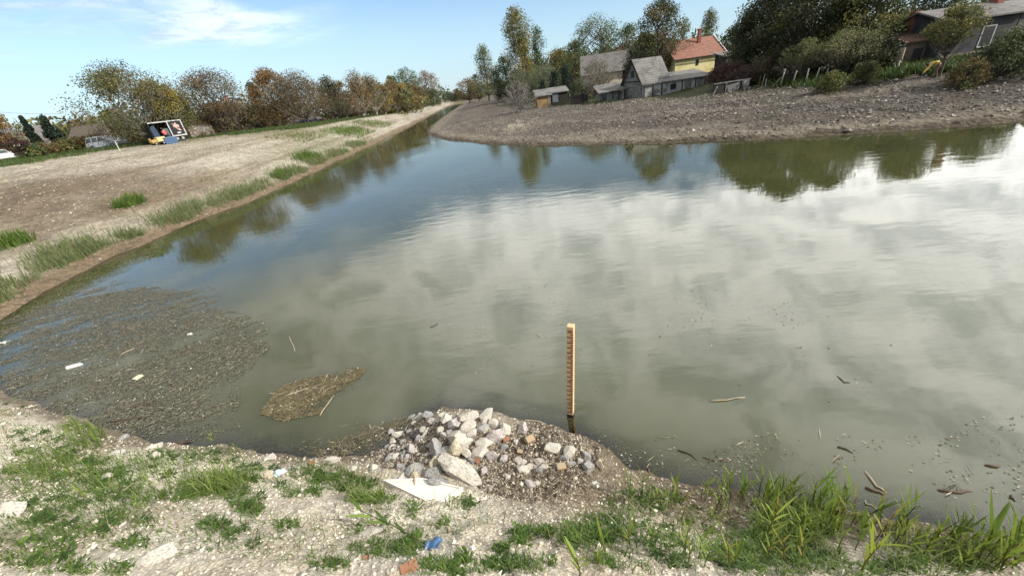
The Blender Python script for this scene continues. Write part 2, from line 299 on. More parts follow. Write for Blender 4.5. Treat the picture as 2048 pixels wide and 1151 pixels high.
# ------------------------------------------------------------------ the ground: one sheet to the horizon
fa = np.radians(np.arange(-66, 66.01, .22)); ca = np.radians(np.arange(70, 291, 4)); A = np.concatenate([fa, ca])
Rr = np.concatenate([[.05, .4, .8, 1.1], 1.3*1.0115**np.arange(0, 420), 1.3*1.0115**420*1.03**np.arange(1, 60)])
Ag, Rg = np.meshgrid(A, Rr); gx = Rg*np.sin(Ag); gy = Rg*np.cos(Ag)
gz = terrain(gx, gy)
def soil_colour(x, y):
    dl, dr, dn = parts(x, y); c = np.zeros(x.shape+(3,))
    def mixc(c, k, m): return c*(1-m[..., None])+np.array(k)*m[..., None]
    sand = np.array([.39,.35,.285]); c[:] = sand
    left = (dl >= dr) & (dl >= dn); right = (dr > dl) & (dr >= dn)
    # left bank: pale sand, tyre streaks along it, brown spread soil in the near lower part
    sk = fbm(x*.55+y*.05, y*.09-x*.1, 51, 4, .6)
    c = mixc(c, (.24,.19,.13), sstep(.0, .55, sk)*.75)
    c = mixc(c, (.49,.45,.375), sstep(.1, .5, -sk)*.8)
    trk = fbm((dl+1.2*fbm(x*.05, y*.05, 57, 2))*1.3, y*.035, 58, 4, .6); c = mixc(c, (.20,.16,.11), sstep(.0, .4, trk)*.75)
    brown = sstep(37, 27, y+1.5*fbm(x*.3, y*.3, 54, 2))*sstep(1.5, 4.0, dl)*sstep(17, 12, dl+2*fbm(x*.25, y*.25, 56, 3))*sstep(-.7, .1, fbm(x*.16, y*.16, 53, 3)+.15)
    c = mixc(c, (.145,.108,.07), brown*.92)
    c = mixc(c, (.17,.125,.08), sstep(1.3, .5, dl))
    verge = sstep(27, 31, dl)*sstep(70, 40, y)+sstep(8.5, 11.5, dl)*sstep(45, 70, y)
    verge = np.clip(verge, 0, 1)
    c = mixc(c, (.19,.165,.085), verge*.9)
    c = mixc(c, (.075,.085,.03), np.clip(sstep(31, 36, dl)+sstep(11, 14, dl)*sstep(50, 75, y), 0, 1)*.9)
    gr = np.exp(-(((x+21.5)/3.2)**2+((y-50)/9)**2))+np.exp(-(((x+24)/3)**2+((y-64)/8)**2))
    c = mixc(c, (.10,.13,.035), np.clip(gr*(.55+.6*fbm(x*1.2, y*1.2, 55, 3)), 0, 1)*.75)
    # right bank: tilled grey brown soil
    rc = np.zeros_like(c); rc[:] = (.105,.088,.07); rc = mixc(rc, (.062,.053,.045), sstep(0, 16, x)*.9)
    rn = fbm(x*.22, y*.22, 61, 4, .6); rc = mixc(rc, (.105,.09,.08), sstep(0, .5, rn)); rc = mixc(rc, (.17,.145,.11), sstep(.05, .5, -rn)*.55)
    rc = mixc(rc, (.085,.07,.058), sstep(.05, .5, fbm(dr*.7, x*.08, 64, 3))*.6); rc = mixc(rc, (.225,.195,.155), sstep(.1, .5, fbm(dr*.6+7, x*.1, 65, 4))*.55); rc = mixc(rc, (.22,.185,.135), sstep(3.5, 1.0, dr)*.6)
    rc = mixc(rc, (.40,.35,.27), np.exp(-(((x-3)/2.5)**2+((y-50.5)/4.5)**2))*sstep(-.2, .4, fbm(x*1.6, y*.5, 63, 3)))
    rc = mixc(rc, (.075,.058,.04), sstep(1.0, .2, dr+.5*fbm(x*.8, y*.8, 66, 3)))
    gl = sstep(17, 21, dr-.1*np.clip(30-x, 0, 60))*sstep(14, 26, x)+sstep(24, 28, dr)*sstep(30, 10, x)
    rc = mixc(rc, (.055,.065,.022), np.clip(gl, 0, 1))
    c = np.where(right[..., None], rc, c)
    # near bank: chalky sand, browner towards the rubble and to the right
    nc = np.zeros_like(c); nc[:] = (.54,.485,.385)
    nn = fbm(x*.8, y*.8, 71, 4, .6); nc = mixc(nc, (.36,.30,.21), sstep(.05, .5, nn)*.75); nc = mixc(nc, (.62,.57,.475), sstep(0, .45, -nn)*.7)
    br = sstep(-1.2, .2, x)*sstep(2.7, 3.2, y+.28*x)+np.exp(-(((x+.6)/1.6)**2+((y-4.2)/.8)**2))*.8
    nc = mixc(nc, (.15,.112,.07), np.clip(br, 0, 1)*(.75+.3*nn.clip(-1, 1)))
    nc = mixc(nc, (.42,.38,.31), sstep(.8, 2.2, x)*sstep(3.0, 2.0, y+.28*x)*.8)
    nc = mixc(nc, (.13,.10,.065), sstep(.45, .08, dn)*.85)
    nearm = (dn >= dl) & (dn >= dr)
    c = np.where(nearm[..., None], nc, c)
    bed = np.maximum(np.maximum(dl, dr), dn)
    c = mixc(c, (.15,.125,.075), sstep(.05, -.25, bed))
    return c, dn
gc, gdn = soil_colour(gx, gy)
nearw = sstep(18, 10, Rg)
na, nr = len(A), len(Rr)
i0 = (np.arange(nr-1)[:, None]*na+np.arange(na)[None, :]).ravel(); j = (np.arange(na)+1) % na
i1 = (np.arange(nr-1)[:, None]*na+j[None, :]).ravel()
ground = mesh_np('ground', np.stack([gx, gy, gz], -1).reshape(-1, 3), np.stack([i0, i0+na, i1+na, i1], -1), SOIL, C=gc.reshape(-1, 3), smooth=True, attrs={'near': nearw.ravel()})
tag(ground, 'bare sandy and tilled soil banks all round the pond', 'ground', kind='structure')

# ------------------------------------------------------------------ the water
wm = bpy.data.materials.new('pond_water'); wm.use_nodes = True; t = wm.node_tree; t.nodes.remove(t.nodes['Principled BSDF']); o = t.nodes['Material Output']
pos = N(t, 'ShaderNodeTexCoord').outputs['Object']
dep = N(t, 'ShaderNodeAttribute', attribute_name='depth').outputs['Fac']
df = N(t, 'ShaderNodeSubsurfaceScattering', falloff='BURLEY'); df.inputs['Scale'].default_value = .5; df.inputs['Radius'].default_value = (1,1,.8); tr = N(t, 'ShaderNodeBsdfTransparent'); tr.inputs[0].default_value = (.62,.60,.42,1)
mc = N(t, 'ShaderNodeMix', data_type='RGBA'); L(t, ramp(t, noise(t, pos, .25, 4, .6), .35, .65), mc.inputs[0])
mc.inputs[6].default_value = (.043,.047,.017,1); mc.inputs[7].default_value = (.054,.058,.024,1); L(t, mc.outputs[2], df.inputs[0])
clear = M2(t, 'MULTIPLY', M2(t, 'POWER', 2.718, M2(t, 'MULTIPLY', dep, -10.0)), .95)
body = N(t, 'ShaderNodeMixShader'); L(t, clear, body.inputs[0]); L(t, df.outputs[0], body.inputs[1]); L(t, tr.outputs[0], body.inputs[2])
gl = N(t, 'ShaderNodeBsdfGlossy'); gl.inputs['Roughness'].default_value = .01
fr = N(t, 'ShaderNodeFresnel'); fr.inputs[0].default_value = 1.85
mp = N(t, 'ShaderNodeMapping'); mp.inputs['Scale'].default_value = (.6, 1.6, 1); mp.inputs['Rotation'].default_value = (0, 0, math.radians(18)); L(t, pos, mp.inputs[0])
calm = ramp(t, noise(t, pos, .09, 3, .5, .6), .38, .62, .25, 1.0)
rip = M2(t, 'ADD', M2(t, 'MULTIPLY', noise(t, mp.outputs[0], 1.5, 2, .5), .017), M2(t, 'MULTIPLY', noise(t, mp.outputs[0], 9, 3, .6), .0028))
bn = N(t, 'ShaderNodeBump'); bn.inputs['Distance'].default_value = 1.0; L(t, M2(t, 'MULTIPLY', calm, .55), bn.inputs['Strength']); L(t, rip, bn.inputs['Height'])
L(t, bn.outputs[0], gl.inputs['Normal']); L(t, bn.outputs[0], fr.inputs['Normal'])
ws = N(t, 'ShaderNodeMixShader'); L(t, fr.outputs[0], ws.inputs[0]); L(t, body.outputs[0], ws.inputs[1]); L(t, gl.outputs[0], ws.inputs[2]); L(t, ws.outputs[0], o.inputs[0])
A2 = np.radians(np.concatenate([np.arange(-90, 100.1, .5)])); R2 = 2.0*1.015**np.arange(0, 330)
Ag, Rg2 = np.meshgrid(A2, R2); wx = Rg2*np.sin(Ag); wy = Rg2*np.cos(Ag); wz = terrain(wx, wy)
wet = (wz < .12) & (np.minimum(-0., wz) < .2); na2 = len(A2)
cell = wet[:-1, :-1] | wet[1:, :-1] | wet[:-1, 1:] | wet[1:, 1:]
ii, jj = np.nonzero(cell); q = ii*na2+jj
F = np.stack([q, q+1, q+na2+1, q+na2], -1); used, inv = np.unique(F, return_inverse=True)
water = mesh_np('water', np.stack([wx, wy, 0*wx], -1).reshape(-1, 3)[used], inv.reshape(F.shape), wm, attrs={'depth': np.maximum(0, -wz).ravel()[used]}, smooth=True)
tag(water, 'murky olive green pond water mirroring sky and trees', 'water', kind='structure')

# ------------------------------------------------------------------ trees
PAL = dict(olive=[(.10,.11,.035),(.075,.085,.03),(.14,.13,.045)], yellow=[(.22,.17,.035),(.26,.20,.045),(.15,.13,.035)],
    orange=[(.19,.105,.032),(.15,.085,.028),(.21,.13,.037)], brown=[(.12,.08,.036),(.095,.068,.034),(.145,.10,.042)], grey=[(.105,.088,.06),(.085,.072,.05),(.125,.105,.065)],
    dark=[(.035,.042,.022),(.05,.055,.025),(.03,.035,.02)], green=[(.075,.10,.04),(.055,.08,.032),(.10,.125,.05)], pine=[(.018,.032,.02),(.026,.042,.024),(.014,.025,.016)],
    willow=[(.12,.135,.085),(.10,.115,.075),(.15,.16,.10)], pink=[(.20,.14,.095),(.17,.12,.08),(.23,.17,.11)], purple=[(.06,.03,.03),(.045,.025,.025),(.08,.045,.035)],
    walnut=[(.05,.058,.022),(.062,.068,.026),(.038,.046,.02),(.085,.08,.028)], light=[(.14,.15,.06),(.11,.125,.05),(.17,.17,.075)], poplar=[(.10,.115,.05),(.075,.09,.042),(.14,.145,.06)])
PAL = {k: [tuple(min(1, v*1.15) for v in c) for c in cs] for k, cs in PAL.items()}
def env(kind, t):
    if kind == 'round': return np.sin(np.pi*np.clip(.1+.9*t, 0, 1)**.85)**.7
    if kind == 'poplar': return (np.clip(t/.18, 0, 1)**.6)*(1-t**3.2)**.8*(.75+.25*np.sin(t*9))
    if kind == 'cone': return (1-t)**.8*np.clip(t/.08+.5, 0, 1)
    if kind == 'spindle': return np.sin(np.pi*np.clip(.12+.88*t, 0, 1)**.7)**.9
    if kind == 'vase': return np.clip(t/.55, .25, 1)**.8*(1-np.clip((t-.55)/.45, 0, 1)**2.2)**.6
    return np.sqrt(np.clip(1-(t*.98)**2.2, 0, 1))                      # bush
def tubes(paths, k=3):
    V = []; F = []; nb = 0
    for pts, rad in paths:
        pts = np.asarray(pts); n = len(pts); d = np.gradient(pts, axis=0); d /= np.linalg.norm(d, axis=1, keepdims=True)+1e-9
        up = np.where(np.abs(d[:, 2:3]) > .9, [[1, 0, 0]], [[0, 0, 1]]); u = np.cross(d, up); u /= np.linalg.norm(u, axis=1, keepdims=True)+1e-9; v = np.cross(d, u)
        a = np.arange(k)*2*np.pi/k; r = np.asarray(rad)[:, None, None]
        ring = pts[:, None]+r*(u[:, None]*np.cos(a)[None, :, None]+v[:, None]*np.sin(a)[None, :, None]); V.append(ring.reshape(-1, 3))
        i = np.arange(n-1)[:, None]*k; jj = np.arange(k)[None]; j2 = (jj+1) % k
        F.append((np.stack([i+jj, i+j2, i+k+j2, i+k+jj], -1).reshape(-1, 4))+nb); nb += n*k
    return np.concatenate(V), np.concatenate(F)
def leaves(c, size, cols, rg, aspect=.6, outward=None):
    n = len(c); nrm = rg.normal(size=(n, 3))
    if outward is not None: nrm = nrm+outward*.8
    nrm[:, 2] += .35
    nrm /= np.linalg.norm(nrm, axis=1, keepdims=True); a = np.cross(nrm, rg.normal(size=(n, 3))); a /= np.linalg.norm(a, axis=1, keepdims=True); b = np.cross(nrm, a)
    s = (size*rg.uniform(.55, 1.3, n))[:, None]
    V = np.stack([c-a*s*.55, c+b*s*aspect*.5, c+a*s*.55, c-b*s*aspect*.5], 1).reshape(-1, 3)
    return V, np.arange(4*n).reshape(-1, 4), np.repeat(cols, 4, axis=0)
def tree(name, label, base, h, w, kind='round', pal='olive', cb=.2, n=2600, leaf=.3, seed=0, group=None, cat='tree', twig=0, bark=(.10,.085,.07), stems=1, lean=0, dens=1.0, nc=None, tr=None, mixpal=None):
    rg = np.random.default_rng(seed+100); root = empty(name, base, 0, label, cat, group); n = int(n*1.7); leaf *= .8
    nc = nc or int(np.clip(n/38, 14, 110)); tr = tr or max(.035, h*.017)
    tt = rg.beta(1.25, 1.15, nc); ang = rg.uniform(0, 2*np.pi, nc)+np.arange(nc)*2.4
    lump = 1+.22*np.sin(ang*3+seed)*np.sin(tt*7+seed*1.7)
    rho = rg.uniform(.15, 1, nc)**.55*env(kind, tt)*w/2*lump
    zc = h*(cb+(1-cb)*tt*.96); off = lean*zc
    cx = rho*np.cos(ang)+off; cy = rho*np.sin(ang); cen = np.stack([cx, cy, zc], -1)
    # stems and limbs
    paths = []; tops = []
    for s in range(stems):
        sa = s*2*np.pi/stems+seed; sp = (w*.14 if stems > 1 else 0); th = h*(.9 if kind in ('cone','poplar','spindle') else .72)*(1-.1*(s % 3 > 0))
        hh = np.linspace(0, 1, 7); ph = rg.uniform(0, 6)
        pts = np.stack([hh*sp*np.cos(sa)*1.6+lean*hh*th+.025*h*np.sin(hh*4+ph)*hh, hh*sp*np.sin(sa)*1.6+.025*h*np.cos(hh*3.3+ph)*hh, hh*th-.15*(hh == 0)], -1)
        paths.append((pts, tr*(1.25-.95*hh**.7)/math.sqrt(stems))); tops.append(pts)
    V, F = tubes(paths, 7); lim = []
    for i in range(nc):
        pts = tops[i % stems]; zb = np.clip(zc[i]-rho[i]*rg.uniform(.7, 1.3)-.05*h, .1*h, pts[-1, 2]); b0 = np.array([np.interp(zb, pts[:, 2], pts[:, k]) for k in range(3)])
        mid = b0*.5+cen[i]*.5; mid[:2] += (cen[i]-b0)[:2]*.08; mid[2] -= .04*h*rg.uniform(-.3, 1); ln = np.linalg.norm(cen[i]-b0)
        r0 = min(tr*.5, .02+.016*ln); lim.append((np.array([b0, mid, cen[i]]), np.array([r0, r0*.6, .014])))
        for _ in range(twig):
            dv = rg.normal(size=3)*.6+np.array([cx[i]-off[i], cy[i], .5*w*.5])/(w*.5)*.9; dv /= np.linalg.norm(dv); tl = w*.085*rg.uniform(.6, 1.5)
            s0 = mid+(cen[i]-mid)*rg.uniform(.2, 1); lim.append((np.array([s0, s0+dv*tl*.55+rg.normal(size=3)*tl*.06, s0+dv*tl]), np.array([.022, .017, .011])))
    V2, F2 = tubes(lim, 3); Vt = np.concatenate([V, V2]); Ft = np.concatenate([F, F2+len(V)])
    bc = np.array(bark)*rg.uniform(.85, 1.15, len(Vt))[:, None]
    mesh_np('trunk', Vt, Ft, BARK, root, C=bc, smooth=True)
    # crown: leaf sized faces in clumps
    if n:
        wt = rg.uniform(.4, 1.6, nc); idx = rg.choice(nc, n, p=wt/wt.sum())
        cr = (w*.105 if kind not in ('poplar','cone','spindle') else w*.13)*dens
        dl = rg.normal(size=(n, 3)); dl *= (rg.uniform(0, 1, n)**.45*1.25/np.linalg.norm(dl, axis=1))[:, None]
        c = cen[idx]+dl*cr*np.array([1.15, 1.15, .85 if kind in ('round','vase') else 1.2]); c[:, 2] = np.maximum(c[:, 2], .05)
        pc = np.array(PAL[pal]); ci = rg.integers(0, len(pc), nc)
        if mixpal:
            pm = np.array(PAL[mixpal[0]]); sel = rg.uniform(size=nc) < mixpal[1]; ccl = np.where(sel[:, None], pm[ci % len(pm)], pc[ci])
        else: ccl = pc[ci]
        cols = ccl[idx]*rg.uniform(.75, 1.3, n)[:, None]*np.array([1, 1, 1])
        o_ = dl.copy(); V, F, C = leaves(c, leaf, cols, rg, .62, o_)
        mesh_np('crown', V, F, LEAF, root, C=C)
    return root
def tree_px(name, label, top, d, wpx, bot=None, **k):
    """a tree whose top is seen at pixel `top`, standing at ground distance d, crown wpx (of 2048) wide"""
    tp = P(*top, d); z0 = TZ(tp.x, tp.y); s = scale_at((tp.x, tp.y, (tp.z+z0)/2))
    return tree(name, label, (tp.x, tp.y, z0-.05), tp.z-z0, wpx/s, **k)

LB = 'trees along the left bank road'; CH = 'trees along the far channel'; RB = 'trees behind the sheds'; RR = 'trees and bushes on the right bank'
T = tree_px
T('autumn_tree','golden brown autumn tree at the left edge, in front of the grey house roof',(-22,226),96,74,kind='round',pal='orange',mixpal=('olive',.4),n=1800,leaf=.36,seed=1,group=LB,cb=.25)
T('cypress','slim dark cypress, the more pointed of the two behind the white car',(38,229),92,15,kind='spindle',pal='pine',n=4200,nc=110,leaf=.28,seed=2,group='dark cypresses',cb=.03,dens=1.2)
T('cypress','broader dark cypress with a forked tip beside the pale pole',(82,229),92,25,kind='spindle',pal='pine',n=5200,nc=120,leaf=.28,seed=3,group='dark cypresses',cb=.03,dens=1.2)
T('plum_tree','small dark purple leaved tree behind the white car bonnet',(24,276),76,42,kind='vase',pal='purple',n=700,leaf=.24,seed=4,twig=6,group=LB,cb=.25,bark=(.05,.035,.035))
T('autumn_tree','distant pale orange tree on the skyline right of the white pole',(146,240),150,54,kind='round',pal='orange',mixpal=('pink',.4),n=1500,leaf=.6,seed=5,group=LB)
T('green_tree','distant mid green tree between the cypress and the hut',(118,250),140,60,kind='round',pal='green',n=1500,leaf=.55,seed=6,group=LB)
T('green_tree','rounded olive tree behind the hut roof',(182,246),125,64,kind='round',pal='olive',n=1500,leaf=.5,seed=7,group=LB)
for i,(x,y,d,wp,pl,lb) in enumerate([(92,286,80,60,'brown','low brown hedge shrub beneath the cypresses'),(128,281,80,58,'olive','olive hedge shrub left of the hut'),(160,276,80,56,'brown','brown hedge shrub in front of the hut wall'),(190,272,82,50,'brown','twiggy brown shrub beside the silver car tail'),(60,292,76,40,'green','green shrub at the foot of the purple tree')]):
    T('hedge_shrub',lb,(x,y),d,wp,kind='bush',pal=pl,mixpal=('olive',.3),n=1300,leaf=.3,seed=10+i,cb=.02,group='shrubs in front of the left houses',cat='shrub',twig=2)
T('spreading_tree','big olive green spreading tree with a leaning pale trunk beside the silver car',(238,130),75,196,kind='round',pal='olive',mixpal=('grey',.25),n=8500,leaf=.27,seed=20,group=LB,cb=.16,twig=7,stems=3,lean=-.10,bark=(.17,.15,.12),nc=100,tr=.16)
T('yellow_tree','yellow leaved tree overlapping the right side of the big olive tree',(296,160),77,88,kind='round',pal='yellow',mixpal=('olive',.3),n=4600,leaf=.28,seed=21,group=LB,cb=.36,twig=2)
T('green_tree','dark rounded tree behind the display trailer',(322,168),98,60,kind='round',pal='olive',n=1700,leaf=.4,seed=22,group=LB,cb=.1)
T('bare_tree','grey brown half bare tree right of the display trailer',(392,136),80,132,kind='vase',pal='grey',mixpal=('brown',.55),n=7500,leaf=.25,seed=23,group=LB,cb=.10,twig=6,stems=3,bark=(.10,.085,.075),nc=95)
for i,(x,y,d,wp,pl,lb) in enumerate([(262,262,95,70,'dark','dark hedge behind the silver estate car'),(306,258,96,60,'dark','dark hedge behind the leaning pale trunk'),(610,226,118,70,'dark','dark shrub behind the cars under the forked trunk tree'),(565,222,120,60,'brown','brown shrub behind the white board fence'),(690,212,128,50,'dark','dark shrub behind the pale slanting stems'),(352,222,96,60,'grey','brownish shrub behind the display trailer'),(420,205,96,70,'brown','russet thicket beneath the half bare tree'),(462,205,92,66,'grey','grey thicket below the dark house roof'),(500,212,92,60,'dark','dark shrub under the orange tree'),(535,208,92,70,'brown','brown thicket left of the forked white trunk')]):
    T('thicket_shrub',lb,(x,y),d,wp,kind='bush',pal=pl,mixpal=('brown',.3),n=2600,leaf=.3,seed=130+i,cb=.02,group='thickets along the left road',cat='shrub',twig=3)
T('conifer','dark conifer behind the orange tree',(496,160),125,44,kind='cone',pal='pine',n=1500,leaf=.5,seed=36,group=LB,cb=.05)
T('orange_tree','rusty orange tree with thin bare top twigs left of the forked trunk tree',(524,136),98,100,kind='round',pal='orange',mixpal=('brown',.3),n=5600,leaf=.32,seed=37,group=LB,cb=.12,twig=4)
T('bare_tree','grey brown tree with a forked white trunk on the sandy crest',(580,146),92,118,kind='round',pal='brown',mixpal=('grey',.5),n=8000,leaf=.27,seed=38,group=LB,cb=.2,twig=5,stems=2,bark=(.2,.175,.145),nc=90)
T('dark_tree','dark leaved tree behind parked cars right of the forked trunk',(648,152),104,66,kind='round',pal='dark',mixpal=('brown',.3),n=2600,leaf=.36,seed=39,group=LB,cb=.06,twig=3)
T('brown_tree','brown tree just right of the darkest tree',(672,160),108,56,kind='round',pal='brown',n=2000,leaf=.36,seed=40,group=LB,cb=.18,twig=3,bark=(.2,.18,.15))
T('brown_tree','tall red brown tree with pale slanting stems',(704,143),114,66,kind='poplar',pal='brown',mixpal=('orange',.3),n=2800,leaf=.36,seed=41,group=LB,cb=.2,twig=2,stems=2,bark=(.36,.33,.29))
T('brown_tree','olive brown tree with three thin pale stems',(734,152),118,56,kind='poplar',pal='olive',mixpal=('brown',.5),n=2400,leaf=.36,seed=42,group=LB,cb=.26,stems=3,bark=(.36,.33,.29))
for i,(x,y,d,wp,pl,mp_,lb) in enumerate([(756,166,126,50,'yellow','brown','low yellowish tree right of the three pale stems'),(778,160,134,54,'brown','orange','brown and orange tree in the middle of the left row'),(800,166,142,50,'yellow','olive','olive yellow tree with pale thin trunks'),(822,168,152,44,'brown','olive','brown tree below the tall far poplar'),(836,176,165,34,'dark','green','small dark tree at the end of the left row')]):
    T('mixed_tree',lb,(x,y),d,wp,kind='round',pal=pl,mixpal=(mp_,.4),n=2000,leaf=.42,seed=45+i,group=LB,cb=.14,twig=2,stems=2,bark=(.3,.27,.23))
T('poplar','far green poplar standing above the left row',(806,136),240,64,kind='round',pal='green',n=2200,leaf=.8,seed=52,group=CH,cb=.2)
T('poplar','far green poplar left of the tallest one on the left',(778,148),235,40,kind='round',pal='green',n=1200,leaf=.8,seed=53,group=CH,cb=.2)
T('pink_tree','far pinkish brown tree with fine upright branches',(846,143),250,56,kind='vase',pal='pink',n=2400,leaf=.7,seed=54,group=CH,cb=.12,twig=3)
T('dark_bush','dark green rounded bush at the bend of the channel',(858,178),215,42,kind='bush',pal='green',mixpal=('dark',.5),n=1500,leaf=.6,seed=55,group=CH,cb=.02)
T('pale_tree','slender pale almost bare tree at the channel end',(877,167),270,22,kind='poplar',pal='willow',n=300,leaf=.6,seed=56,group=CH,cb=.2,twig=4,bark=(.4,.38,.35))
T('dark_bush','dark bush closing the view at the channel end',(894,186),300,30,kind='bush',pal='dark',mixpal=('green',.4),n=1000,leaf=.8,seed=57,group=CH,cb=.02)
T('dark_bush','second dark bush at the channel end, nearer the orange tree',(912,180),280,32,kind='bush',pal='dark',mixpal=('green',.4),n=1000,leaf=.8,seed=58,group=CH,cb=.02)
T('orange_tree','orange brown tree at the right side of the channel mouth',(932,156),205,52,kind='round',pal='brown',mixpal=('orange',.4),n=2000,leaf=.55,seed=59,group=CH,cb=.12)
T('mixed_tree','dark olive tree between the orange tree and the poplars',(950,148),195,44,kind='round',pal='olive',mixpal=('dark',.4),n=1800,leaf=.55,seed=60,group=CH,cb=.08)
T('poplar','green poplar with a golden top right of the channel',(964,92),165,54,kind='poplar',pal='green',mixpal=('orange',.2),n=3000,leaf=.5,seed=61,group=CH,cb=.12,bark=(.12,.1,.09))
T('poplar','thin grey green poplar beside the golden topped one',(990,130),155,38,kind='poplar',pal='willow',n=1500,leaf=.45,seed=62,group=CH,cb=.1)
T('green_tree','dark green tree at the foot of the tall white stemmed poplar',(1008,112),128,66,kind='round',pal='green',mixpal=('dark',.5),n=4200,leaf=.4,seed=63,group=CH,cb=.04)
T('poplar','tallest poplar with white stems and yellowing leaves on the right bank',(1030,18),122,84,kind='poplar',pal='poplar',mixpal=('yellow',.35),n=7500,leaf=.4,seed=64,group=RB,cb=.26,stems=4,bark=(.45,.43,.39),dens=1.0)
T('poplar','green poplar standing against the right of the tallest one',(1070,50),128,48,kind='poplar',pal='green',n=2600,leaf=.42,seed=65,group=RB,cb=.15)
T('yellow_tree','yellow green bushy tree under the tallest poplar',(1048,85),118,50,kind='poplar',pal='yellow',mixpal=('olive',.4),n=2600,leaf=.38,seed=66,group=RB,cb=.1)
T('yellow_tree','broad yellow olive tree on the skyline before the grey roofed house',(1112,100),130,96,kind='round',pal='yellow',mixpal=('olive',.5),n=2800,leaf=.42,seed=67,group=RB,cb=.08)
T('willow_bush','silvery green willow bush behind the orange boarded coop',(1078,132),96,90,kind='bush',pal='willow',mixpal=('green',.4),n=5200,leaf=.3,seed=68,group=RB,cb=.03)
T('willow_bush','silvery green willow bush behind the bare grey tree',(1030,142),98,60,kind='bush',pal='willow',mixpal=('dark',.3),n=2000,leaf=.3,seed=69,group=RB,cb=.03)
T('conifer','dark conical conifer above the coop roof',(1108,142),84,34,kind='cone',pal='pine',n=1500,leaf=.3,seed=70,group=RB,cb=.02,dens=1.2)
T('conifer','taller dark conifer right of the coop',(1130,128),86,38,kind='cone',pal='pine',n=1700,leaf=.3,seed=71,group=RB,cb=.02,dens=1.2)
T('conifer','small dark conifer left of the coop',(1084,158),82,26,kind='cone',pal='pine',n=900,leaf=.28,seed=72,group=RB,cb=.02,dens=1.2)
T('dark_bush','dark bush behind the maroon plank gate',(1160,160),76,60,kind='bush',pal='green',mixpal=('dark',.6),n=2000,leaf=.26,seed=73,group=RB,cb=.02)
T('poplar','wide poplar clump on the skyline above the grey house roof',(1190,32),128,128,kind='round',pal='poplar',mixpal=('green',.4),n=5000,leaf=.42,seed=74,group=RB,cb=.15,stems=3)
T('poplar','shorter poplar at the left of the wide clump',(1150,80),124,74,kind='round',pal='olive',mixpal=('green',.4),n=3600,leaf=.42,seed=75,group=RB,cb=.1)
T('poplar','dense green poplar between the wide clump and the big walnut',(1256,46),125,70,kind='round',pal='green',n=2600,leaf=.42,seed=76,group=RB,cb=.08)
T('ivy_bush','dark ivy clump between the grey roof and the barn roof',(1262,92),74,44,kind='bush',pal='dark',n=1800,leaf=.24,seed=77,group=RB,cb=.05,cat='shrub')
T('walnut_tree','big walnut tree with dark olive and brown leaves left of the red tiled roof',(1320,-4),78,112,kind='round',pal='walnut',mixpal=('brown',.2),n=7500,leaf=.3,seed=78,group=RB,cb=.14,twig=2)
T('walnut_tree','lower dark tree filling the gap behind the barn',(1288,60),76,60,kind='round',pal='walnut',n=2400,leaf=.28,seed=79,group=RB,cb=.1)
T('poplar','pale green poplar behind the red tiled roof, left of its chimney',(1370,30),120,36,kind='poplar',pal='willow',n=1200,leaf=.4,seed=80,group=RB,cb=.1)
T('poplar','small poplar standing above the right end of the red tiled roof',(1421,18),115,50,kind='poplar',pal='willow',mixpal=('green',.4),n=2200,leaf=.38,seed=81,group=RB,cb=.1)
T('green_tree','rounded green tree behind the white verge of the yellow house',(1468,52),84,56,kind='round',pal='green',n=2400,leaf=.28,seed=82,group=RB,cb=.08)
T('bare_tree','bare grey tree standing before the grey roofed house',(1192,118),66,84,kind='vase',pal='grey',mixpal=('olive',.4),n=1300,leaf=.2,seed=83,group=RB,cb=.2,twig=9,stems=2,bark=(.17,.15,.13),nc=90)
T('bare_tree','small bare bush like tree at the left of the coops',(1034,158),66,76,kind='bush',pal='grey',n=260,leaf=.18,seed=84,group=RB,cb=.1,twig=10,stems=4,bark=(.2,.18,.165),nc=70)
# right bank: walnuts, shrubs
T('walnut_tree','very tall dark walnut left of the pale shrubs on the right bank',(1560,-40),62,150,kind='round',pal='walnut',mixpal=('dark',.4),n=10500,leaf=.3,seed=90,group=RR,cb=.06,twig=1,nc=110)
T('walnut_tree','walnut with thin outer branches against the sky beside the poplar',(1508,16),64,70,kind='round',pal='walnut',mixpal=('dark',.4),n=2600,leaf=.26,seed=91,group=RR,cb=.06,twig=2)
T('walnut_tree','broad dark walnut crown directly behind the pale shrubs',(1650,-70),58,190,kind='round',pal='walnut',mixpal=('dark',.5),n=12500,leaf=.3,seed=92,group=RR,cb=.06,nc=110)
T('walnut_tree','brownish walnut next to the red roofed cottage',(1752,-50),56,150,kind='round',pal='walnut',mixpal=('olive',.3),n=10500,leaf=.3,seed=93,group=RR,cb=.08,nc=110)
T('dark_bush','dark bush under the walnuts behind the leaning posts',(1585,92),55,110,kind='bush',pal='dark',n=4200,leaf=.26,seed=94,group=RR,cb=.02)
T('dark_bush','dark bush below the brownish walnut by the grey shack',(1745,80),52,110,kind='bush',pal='dark',n=4200,leaf=.26,seed=95,group=RR,cb=.02)
T('twiggy_shrub','brown twiggy shrub above the scrap boards',(1535,112),55,76,kind='vase',pal='grey',mixpal=('brown',.5),n=1700,leaf=.17,seed=96,group=RR,cat='shrub',cb=.25,twig=9,stems=3,bark=(.13,.105,.09))
T('pale_shrub','light olive leafed shrub, the left one of two before the walnuts',(1618,78),52.5,76,kind='round',pal='light',mixpal=('olive',.3),n=2400,leaf=.17,seed=97,group=RR,cat='shrub',cb=.40,twig=3,stems=3,bark=(.2,.18,.15))
T('pale_shrub','wide light olive leafed shrub, the larger one before the walnuts',(1702,58),51.5,104,kind='round',pal='light',mixpal=('grey',.35),n=4200,leaf=.17,seed=98,group=RR,cat='shrub',cb=.34,twig=3,stems=4,bark=(.2,.18,.15))
